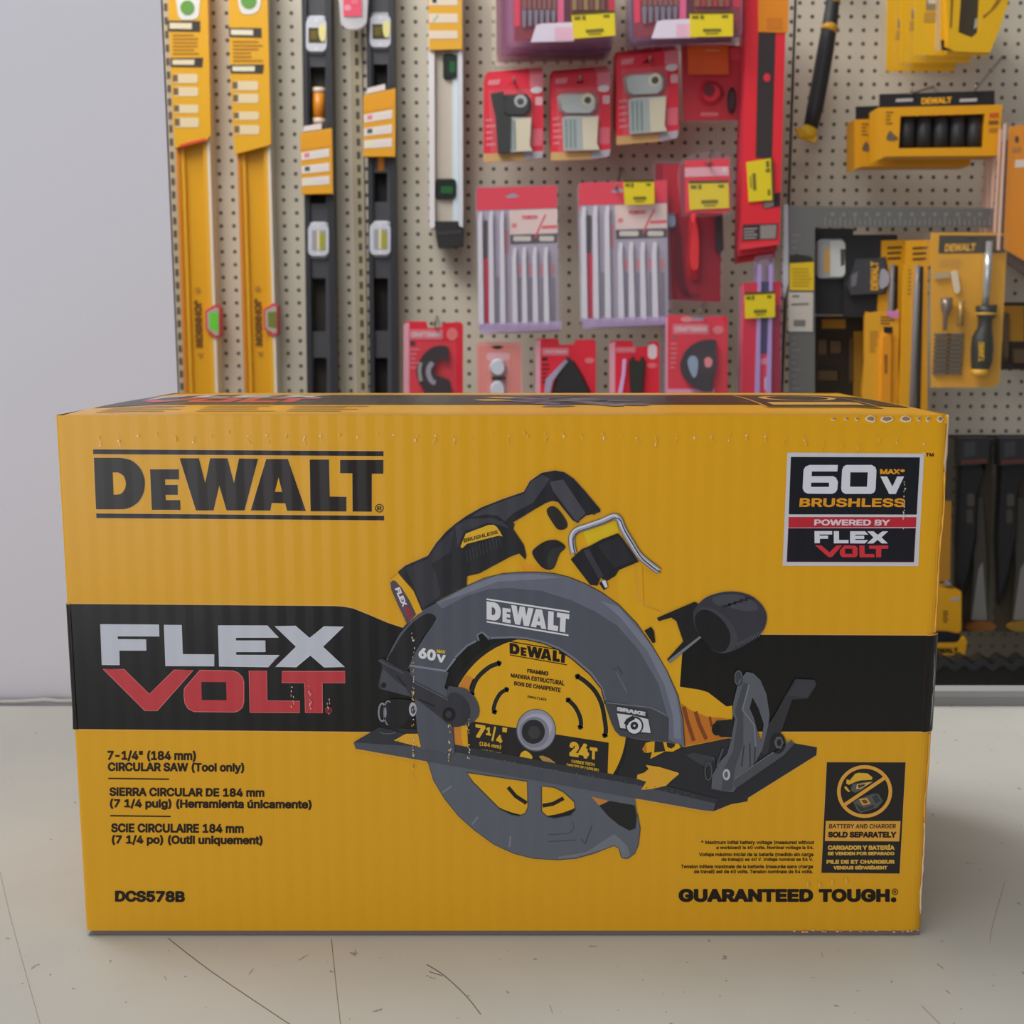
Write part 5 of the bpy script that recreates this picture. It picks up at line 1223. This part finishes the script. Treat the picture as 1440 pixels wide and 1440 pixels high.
# --- socket sets
fk = zm(1090, 0, 4.114)
def socket_set(label, front):
    Y = 2.19
    t = thing('socket_set', label, 'socket set', P(1320, 222, Y), 'yellow socket sets')
    hole = fk([(725, 672), (1215, 658), (1203, 852), (715, 858)])
    c = Pt(Y); c.slab(fk([(598, 622), (1316, 605), (1292, 900), (640, 905), (598, 925)]), .003, M((212, 148, 20), .45), [hole])
    c.slab(fk([(598, 622), (640, 622), (640, 905), (598, 925)]), .055, M((206, 148, 22), .45), Y=Y+.0031); c.slab(fk([(640, 880), (1292, 878), (1292, 900), (640, 905)]), .055, M((200, 140, 22), .45), Y=Y+.0031)
    c.slab(fk([(1220, 612), (1316, 605), (1292, 878), (1210, 878)]), .055, M((200, 140, 22), .45), Y=Y+.0031); c.slab(fk([(640, 622), (1220, 612), (1216, 655), (640, 670)]), .055, M((200, 140, 22), .45), Y=Y+.0031)
    c.p(fk([(1240, 655), (1295, 652), (1294, 680), (1240, 683)]), M((170, 70, 30), .5), k=1); c.p(fk([(1235, 698), (1292, 696), (1290, 720), (1234, 722)]), M((110, 66, 30), .5), k=1); c.p(fk([(1238, 740), (1286, 738), (1284, 766), (1236, 768)]), M((150, 100, 30), .5), k=1)
    lines(c, fk([(640, 640), (688, 640), (688, 725), (640, 725)]), 4, M((110, 80, 26), .5)); c.p(fk(spl([(645, 790), (665, 756), (685, 775), (712, 800), (690, 815), (650, 812)])), M((92, 76, 56), .5), k=1)
    c.build('yellow_carton', t)
    d = Pt(Y+.045); d.slab(fk([(715, 650), (1225, 640), (1212, 862), (705, 866)]), .004, M((16, 16, 17), .5)); d.build('tray', t)
    for i in range(5):
        x = 768+i*97; p0, p1 = P(*fk([(x-3, 668)])[0], Y+.024), P(*fk([(x-10, 856)])[0], Y+.024)
        d = Pt(Y); d.tube([p0, p1], [.0135, .015], M((40, 40, 42), .5), n=14); d.build('socket', t)
    d = Pt(Y+.02); d.slab(fk([(605, 545), (1270, 524), (1270, 606), (605, 622)]), .003, M((30, 29, 30), .45)); d.text('DEWALT', fk([(846, 566), (1022, 560), (1022, 596), (846, 604)]), M((214, 160, 40), .5), .05, k=1)
    for x in (700, 1070): d.p(fk([(x, 572), (x+100, 568), (x+96, 586), (x-4, 590)]), M((150, 150, 150), .5), k=1)
    d.build('header_card', t)
    return t
k_ = socket_set('yellow socket set box with black sockets and header, front one by the hammer', True)
dup(k_, (-.018, .085, -.006), 'yellow socket set box hanging behind the front socket set')

# --- stack of orange packs at the right edge
def edge_pack(i, label):
    Y = 2.14+.035*i
    t = thing('blister_pack', label, 'blister pack', P(1430, 380, Y), 'orange packs at the right')
    o_ = -i*6.5
    c = Pt(Y+.010); c.slab([(1420+i, 178), (1500, 168), (1490, 395), (1412+i, 350)], .003, M((224, 138, 20), .45))
    if i == 0:
        c.p([(1428, 225), (1500, 222), (1498, 232), (1427, 236)], M((206, 190, 180), .5), k=1); c.p(ell(1430, 196, 3, 5, 12), M((60, 46, 30), .5), k=1); c.p([(1424, 208), (1436, 207), (1436, 214), (1423, 215)], M((150, 100, 40), .5), k=1); c.p([(1440, 185), (1450, 184), (1450, 200), (1440, 201)], M((190, 80, 30), .5), k=1)
    c.build('printed_card', t)
    d = Pt(Y); d.slab([(1414+o_, 172+i*9), (1505, 160), (1495, 420), (1424+o_, 372), (1402+o_, 352)], .022, clear((226, 206, 196), .13)); d.build('clamshell', t)
    d = Pt(Y-.001); d.slab([(1412+o_, 174+i*9), (1415.5+o_, 173+i*9), (1406+o_, 352), (1402+o_, 351)], .002, M((196, 160, 140), .35)); d.build('blister_rim', t)
    return t
for i, nm in enumerate(('front', 'second', 'third', 'fourth', 'rearmost')):
    edge_pack(i, nm+' orange carded pack of the stack cut by the right edge of the photo')

# --- framing square
Y = 2.20; t = thing('framing_square', 'dark grey steel framing square hung like a frame round the yellow bit sets', 'framing square', P(1128, 552, Y))
p = Pt(Y); p.slab([(1108, 290), (1399, 293), (1398, 320), (1146, 319), (1146, 575), (1110, 575)], .003, M((88, 88, 86), .4))
for i in range(34): p.p([(1160+i*7, 309 if i % 3 else 305), (1161+i*7, 309 if i % 3 else 305), (1161+i*7, 317), (1160+i*7, 317)], M((128, 126, 120), .5), k=1)
for i in range(26): p.p([(1113, 330+i*9), (1120 if i % 3 else 1126, 330+i*9), (1120 if i % 3 else 1126, 331+i*9), (1113, 331+i*9)], M((118, 118, 118), .5), k=1)
for i in range(14): p.p(rect(1168+i*16, 299, 1173+i*16, 304), M((112, 110, 104), .5), k=1)
p.text('SQUARE', R4(1119, 303, 1146, 308), M((150, 148, 142), .5), .03, k=1) if False else None
p.build('steel_blade', t)
d = Pt(Y-.002); d.slab([(1110.6, 367), (1144.7, 367), (1144.4, 408.5), (1110.8, 408)], .001, M((190, 158, 24), .5)); d.p([(1110.6, 359), (1120, 357), (1141, 361), (1144.7, 368), (1110.6, 370)], M((40, 38, 34), .5), k=1); lines(d, [(1114, 376), (1142, 376), (1142, 404), (1114, 404)], 6, M((160, 130, 24), .5)); d.build('yellow_label', t)
d = Pt(Y-.002); d.slab([(1109, 411), (1143.8, 411), (1143, 466.5), (1108, 466)], .001, M((164, 158, 150), .5)); d.p([(1113, 427), (1137, 426), (1137, 428.5), (1113, 429.5)], M((92, 88, 84), .5), k=1); d.p([(1116, 450), (1133, 450), (1132, 459), (1116, 459)], M((100, 96, 92), .5), k=1); d.p([(1114, 415), (1124, 415), (1124, 418), (1114, 418)], M((100, 96, 92), .5), k=1); d.build('white_label', t)
d = Pt(Y-.003); d.slab([(1102, 289), (1108, 287), (1109, 395), (1103, 420), (1101, 395)], .006, clear((200, 200, 210), .6)); d.build('plastic_edge_guard', t)

# --- tape measure and bit cards on dark cards
def dark_card(q, Y, name, label, cat, body, grp=None):
    t = thing(name, label, cat, P((q[0]+q[2])/2, q[3], Y), grp)
    c = Pt(Y+.004); c.slab(rect(*q, 3), .003, M((34, 33, 34), .5)); c.build('backing_card', t)
    for nm, pts, T, mt, inks in body:
        d = Pt(Y-.010); d.dome(pts, T, mt, f=.92)
        for k2, (kind_, *r_) in enumerate(inks):
            if kind_ == 'p': d.p(r_[0], r_[1], k=1+k2)
            else: d.text(r_[0], r_[1], r_[2], .05, k=1+k2)
        d.build(nm, t)
    return t
ft = zm(1090, 270, 4.114)
YT = M((206, 152, 44), .5)
dark_card((1146, 321, 1200, 442), 2.24, 'carded_tool', 'grey and white rounded pack with sideways yellow lettering inside the framing square', 'carded tool',
    [('pale_case', ft(rect(244, 272, 412, 500, 30)), .014, M((176, 178, 176), .45), [('p', ft(rect(250, 275, 318, 496, 10)), M((140, 146, 150), .45)), ('t', 'DEWALT', ft([(280, 468), (280, 308), (318, 308), (318, 468)]), YT), ('p', ft([(378, 330), (410, 330), (400, 420), (380, 430)]), M((70, 66, 60), .5))])])
dark_card((1186, 330, 1262, 446), 2.23, 'carded_tool', 'black pack with sideways yellow lettering right of the grey and white pack', 'carded tool',
    [('dark_case', ft([(470, 385), (640, 375), (660, 500), (640, 590), (430, 605), (410, 540), (440, 480)]), .012, M((58, 58, 62), .35), [('t', 'DEWALT', ft([(552, 568), (552, 402), (598, 402), (598, 568)]), YT), ('p', ft(spl([(610, 455), (640, 450), (662, 490), (650, 540), (605, 555)])), M((140, 140, 150), .4)), ('p', ft([(440, 480), (480, 460), (470, 540), (440, 550)]), M((96, 94, 96), .4))])])
def dim_card(q, label, yq, bq, Y=2.32):
    t = thing('carded_tool', label, 'carded tool', P((q[0]+q[2])/2, q[3], Y))
    c = Pt(Y); c.slab(rect(*q), .02, M((44, 38, 32), .5)); c.p(rect(*yq), M((150, 108, 30), .5), k=1)
    c.build('printed_card', t)
    for b_ in bq: d = Pt(Y-.006); d.dome(rect(*b_, 2), .006, M((84, 68, 50), .4), f=.85); d.build('boxed_bit', t)
    return t
dim_card((1146, 445, 1190, 575), 'dim dark card with a yellow strip on top, between square and yellow cards', (1156, 449, 1189, 462), [(1150, 476, 1164, 500), (1166, 478, 1184, 498), (1150, 520, 1180, 536)])
dim_card((1190, 440, 1216, 575), 'dim olive-brown card left of the upright yellow knife card', (1200, 466, 1213, 560), [(1194, 470, 1199, 540)])

# --- yellow knife card and long drill bit cards
Y = 2.19; t = thing('carded_knife', 'yellow card with an orange knife, left of the long drill bit cards', 'carded knife', P(1240, 560, Y))
c = Pt(Y); c.slab(ft(spl([(520, 720), (545, 698), (620, 690), (700, 688), (716, 700), (712, 1000), (700, 1280), (512, 1280), (516, 1000)], True, 2)), .008, M((208, 150, 36), .45), side=M((160, 110, 20), .5)); lines(c, ft([(548, 800), (600, 800), (600, 930), (545, 930)]), 9, M((150, 112, 34), .5)); lines(c, ft([(610, 715), (690, 715), (690, 770), (610, 770)]), 3, M((90, 66, 26), .5)); c.build('printed_card', t)
d = Pt(Y-.010); d.dome(ft([(622, 815), (640, 800), (672, 800), (678, 860), (672, 1280), (612, 1280), (616, 1000)]), .010, M((206, 136, 30), .4), f=.85); d.p(ft(rect(628, 780, 680, 815)), BLK2, k=1); d.p(ft([(632, 940), (650, 940), (648, 1050), (634, 1050)]), M((120, 76, 20), .5), k=1); d.build('knife', t)
d = Pt(Y-.006); d.slab(ft([(640, 690), (716, 688), (712, 730), (660, 725)]), .003, clear((196, 130, 196), .5)); d.build('blister_edge', t)
def drill_card(label, front):
    Y = 2.18
    t = thing('drill_bit_card', label, 'drill bit card', P(1294, 570, Y), 'long drill bit cards')
    c = Pt(Y); c.slab(ft([(762, 282), (905, 276), (913, 300), (914, 415), (885, 430), (880, 1280), (718, 1280), (745, 430), (758, 415)]), .006, M((208, 148, 22), .45)); lines(c, ft([(795, 310), (885, 305), (885, 400), (795, 405)]), 3, M((76, 54, 24), .5), .8); c.p(ft([(832, 430), (858, 430), (840, 1280), (812, 1280)]), M((30, 28, 26), .5), k=1)
    lines(c, ft([(770, 440), (795, 440), (790, 600), (765, 600)]), 7, M((150, 104, 24), .5)); c.build('printed_card', t)
    d = Pt(Y); a_, b2 = P(*ft([(826, 420)])[0], Y-.006), P(*ft([(790, 1280)])[0], Y-.006); d.tube([a_, a_.lerp(b2, .12), a_.lerp(b2, .13), b2], [.0036, .0036, .0050, .0050], M((112, 110, 114), .4, metal=.2), n=10); d.build('drill_bit', t)
    d = Pt(Y-.012); d.slab(ft([(800, 420), (845, 420), (825, 1280), (770, 1280)]), .010, clear((220, 214, 210), .10)); d.build('blister', t)
    return t
d1 = drill_card('long yellow drill bit card with a grey shaft, front one beside the screwdriver set', True)
dup(d1, (-.030, .05, .004), 'long yellow drill bit card hanging behind the front drill bit card')

# --- screwdriver set
Y = 2.15; t = thing('screwdriver_set', 'carded set with an upright black and yellow screwdriver and bits on yellow', 'screwdriver set', P(1362, 546, Y))
c = Pt(Y+.012); c.slab(ft([(905, 235), (1345, 238), (1300, 1100), (1262, 1130), (905, 1130)]), .004, M((210, 152, 40), .45)); c.p(ft([(950, 250), (1335, 252), (1330, 352), (945, 356)]), M((48, 46, 44), .45), k=1); c.text('DEWALT', ft([(985, 300), (1162, 296), (1160, 340), (980, 346)]), M((190, 140, 50), .5), .05, k=2)
lines(c, ft([(950, 385), (1090, 385), (1090, 440), (950, 440)]), 3, M((170, 130, 60), .5)); c.p(ft([(1100, 268), (1140, 262), (1180, 268), (1140, 278)]), M((20, 20, 20), .5), k=2); c.build('printed_card', t)
d = Pt(Y); a_ = [ft([(1240, 285)])[0], ft([(1236, 350)])[0], ft([(1236, 352)])[0], ft([(1228, 470)])[0], ft([(1216, 665)])[0]]
d.tube([P(u, v, Y-.006) for u, v in a_], [.0058, .0058, .0072, .0072, .0060], M((166, 168, 170), .25, metal=.6), n=12); d.build('shaft', t)
d = Pt(Y); hx = [(1222, 655), (1222, 700), (1222, 712), (1216, 735), (1212, 790), (1200, 840), (1198, 900), (1194, 980), (1186, 1030)]
d.tube([P(*ft([q])[0], Y-.006) for q in hx], [.0180, .0182, .0175, .0120, .0125, .0180, .0195, .0185, .0150], M((36, 38, 38), .4), n=16); hd = d.build('handle', t)
d = Pt(Y); d.tube([P(*ft([q])[0], Y-.006) for q in ((1222, 698), (1221, 712))], [.0186, .0186], M((170, 134, 40), .4), n=16); d.build('yellow_ring', hd)
d = Pt(Y); d.tube([P(*ft([q])[0], Y-.006) for q in ((1187, 1026), (1184, 1062))], [.0158, .0125], M((222, 168, 50), .4), n=16); d.build('yellow_end', hd)
d = Pt(Y-.0262); d.text('DEWALT', ft([(1176, 870), (1176, 980), (1210, 980), (1210, 870)]), M((206, 160, 40), .5), .05, k=1); d.build('handle_lettering', hd)
for i in range(10):
    for x in (925, 1012):
        d = Pt(Y+.004); x_ = x-i*1.5; y_ = 818+i*24.5; d.dome(ft(rect(x_, y_, x_+82, y_+17, 4)), .006, M((92, 90, 90), .35, metal=.3), f=.85); d.build('driver_bit', t)
d = Pt(Y); d.tube([P(*ft([q])[0], Y) for q in ((992, 612), (990, 670), (988, 700), (984, 720), (980, 800))], [.0100, .0095, .0060, .0040, .0036], M((110, 100, 92), .3, metal=.5), n=12); d.build('bit_holder', t)
d = Pt(Y); d.tube([P(*ft([q])[0], Y) for q in ((1076, 628), (1070, 775))], [.0055, .0050], M((150, 124, 70), .3, metal=.4), n=10); d.build('long_bit', t)
d = Pt(Y+.004); d.slab(ft(spl([(1020, 470), (1050, 455), (1062, 500), (1070, 570), (1045, 585), (1030, 530)])), .004, M((222, 206, 180), .3)); d.slab(ft([(920, 470), (1010, 458), (1012, 495), (925, 505)]), .004, M((160, 140, 110), .3)); d.build('magnet_sleeve', t)
d = Pt(Y-.026); d.slab(ft([(900, 232), (1350, 234), (1345, 300), (1305, 1100), (1265, 1140), (900, 1138)]), .036, clear((214, 200, 170), .10)); d.build('clamshell', t)
dim_card((1404, 425, 1470, 520), 'dim brown card at the right edge beside the screwdriver set', (1408, 430, 1440, 480), [(1411, 440, 1419, 508), (1424, 490, 1450, 512)], 2.33)

# --- lower right: hanging saws, yellow tool, black bins
Y = 2.30
def saw_card(x0, x1, label, off, hid, tip):
    t = thing('hand_saw', label, 'hand saw', P((x0+x1)/2, 890, Y), None)
    c = Pt(Y+.02); c.slab([(x0, 618), (x1, 618), (x1-off, 888), (x0-off, 888)], .003, M((50, 44, 33), .6)); c.build('backing_card', t)
    d = Pt(Y); xm = x0+(x1-x0)*.36
    d.dome([(xm-12, 625), (xm+14, 622), (xm+24, 650), (xm+12, 690), (xm+9, 760), (xm-4, 830), (xm-16, 850), (xm-20, 760), (xm-16, 680)], .020, M((28, 28, 30), .5), f=.8); d.p(rect(xm-4, 694, xm+6, 712, 3), M((66, 62, 56), .5), k=1); d.p(rect(xm-5, 716, xm+4, 736, 3), M((58, 55, 50), .5), k=1); d.build('handle', t)
    d = Pt(Y+.010); xr_ = x1-off; d.slab([(xr_-24, 700), (xr_-8, 700), (xr_-2, 800), (xr_+1, 872), (xr_-26, 872), (xr_-20, 800)], .003, M((60, 58, 52), .4, metal=.2)); d.p([(xr_-14, 800), (xr_-8, 790), (xr_-2, 872), (xr_-24, 872)], M((104, 104, 102), .4), k=1); d.build('blade', t)  # pale wedge paints a sheen on the lower end of the blade
    d = Pt(Y+.006); d.slab(spl([(xr_-30, 880), (xr_-14, 874), (xr_+6, 876), (xr_+10, 884), (xr_-10, 888), (xr_-28, 886)]), .012, M(tip, .5)); d.build('blade_guard', t)
    d = Pt(Y-.012); d.slab([(x0+4, 616), (x1-4, 616), (x1-6, 652), (x0+4, 655)], .030, M((44, 45, 48), .4)); d.p([(x0+10, 622), (x1-24, 620), (x1-24, 640), (x0+10, 644)], M((58, 60, 64), .5), k=1); d.p([(x0+6, 647), (x1-8, 645), (x1-8, 651), (x0+6, 653)], M((84, 48, 42), .5), k=1); d.build('header_card', t)
    return t
saw_card(1346, 1396, 'hand saw on a brown card, nearest the yellow box below the pegboard seam', 6, 0, (112, 70, 30))
saw_card(1402, 1452, 'second hand saw from the yellow box, cut by the right edge', 3, 0, (124, 94, 30))
Y = 2.26; t = thing('packaged_tool', 'yellow boxed tool with a dark oval opening partly hidden behind the yellow box corner', 'packaged tool', P(1330, 922, Y))
d = Pt(Y); d.slab(rect(1290, 829, 1352, 890, 6), .05, M((206, 150, 26), .45)); d.p(rect(1337, 840, 1350, 845, 2), M((150, 146, 140), .5), k=1); lines(d, [(1326, 858), (1335, 858), (1335, 876), (1326, 876)], 5, M((70, 52, 24), .5)); d.p([(1290, 882), (1352, 890), (1290, 890)], M((190, 130, 24), .5), k=1); d.build('upper_case', t)
d = Pt(Y-.002); d.dome(spl([(1285, 892), (1320, 886), (1344, 889), (1352, 896), (1346, 904), (1320, 905), (1285, 906)]), .05, M((30, 30, 36), .4), f=.9); d.build('dark_opening', t)
d = Pt(Y-.004); d.slab([(1285, 905), (1346, 904), (1357, 896), (1360, 902), (1357, 920), (1285, 923)], .05, M((206, 150, 30), .45)); d.text('DEWALT', R4(1308, 911, 1347.5, 918.5), M((50, 38, 24), .5), .06, k=1); d.build('lower_case', t)
d = Pt(Y+.01); d.slab([(1322, 705), (1338, 705), (1336, 815), (1322, 818)], .01, M((150, 104, 28), .5)); d.build('upright_card', t)
d = Pt(Y); d.dome(ell(1334, 821, 5, 4, 14), .012, M((150, 150, 170), .25, metal=.5), f=.6); d.build('steel_ball', t)
Y = 2.14; t = thing('storage_bin', 'long black plastic bin with a wavy top edge at the lower right', 'storage bin', P(1370, 1000, Y))
top = [(1286+i*2.4, 927+4*math.cos(2*math.pi*(1286+i*2.4-1383)/27)*-1) for i in range(84)]
d = Pt(Y); d.slab(top+[(1485.2, 1010), (1286, 1010)], .03, M((24, 24, 25), .45)); d.build('bin_body', t)
d = Pt(Y-.004); d.slab([(a_, b_+3) for a_, b_ in top]+[(a_, b_+13) for a_, b_ in top[::-1]], .0038, M((40, 41, 44), .4)); d.build('front_lip', t)

# --- peg hooks
def hook(ua, va, ub, vb_, Yf, label):
    a_, b_ = P(ua, va, PEG), P(ub, vb_, Yf)
    m = MB(); m.tube([a_, b_, b_+Vector((0, -.006, .008))], .0022, M((120, 116, 108), .35, metal=.5), n=7)
    tag(m.build('peg_hook', org=b_), label, 'peg hook', 'peg hooks')
hook(1312, 122, 1281, 132, 2.20, 'thin steel peg hook holding the left end of the socket set header')
hook(1410, 79, 1371, 127, 2.20, 'thin steel peg hook holding the right end of the socket set header')
hook(722, 100, 723, 116, 2.225, 'thin steel peg hook above the first metal blade card')
hook(817, 92, 816, 113, 2.225, 'thin steel peg hook above the second metal blade card')
hook(922, 50, 914, 86, 2.225, 'thin steel peg hook above the third metal blade card')
hook(874, 236, 866, 266, 2.19, 'thin steel peg hook above the tagged saw blade pack')
hook(1001, 212, 996, 231, 2.165, 'thin steel peg hook above the small pink headed pack')
hook(614, 445, 612, 458, 2.21, 'thin steel peg hook above the half-round blade card')
hook(990, 425, 985, 441, 2.15, 'thin steel peg hook above the grinding disc card')
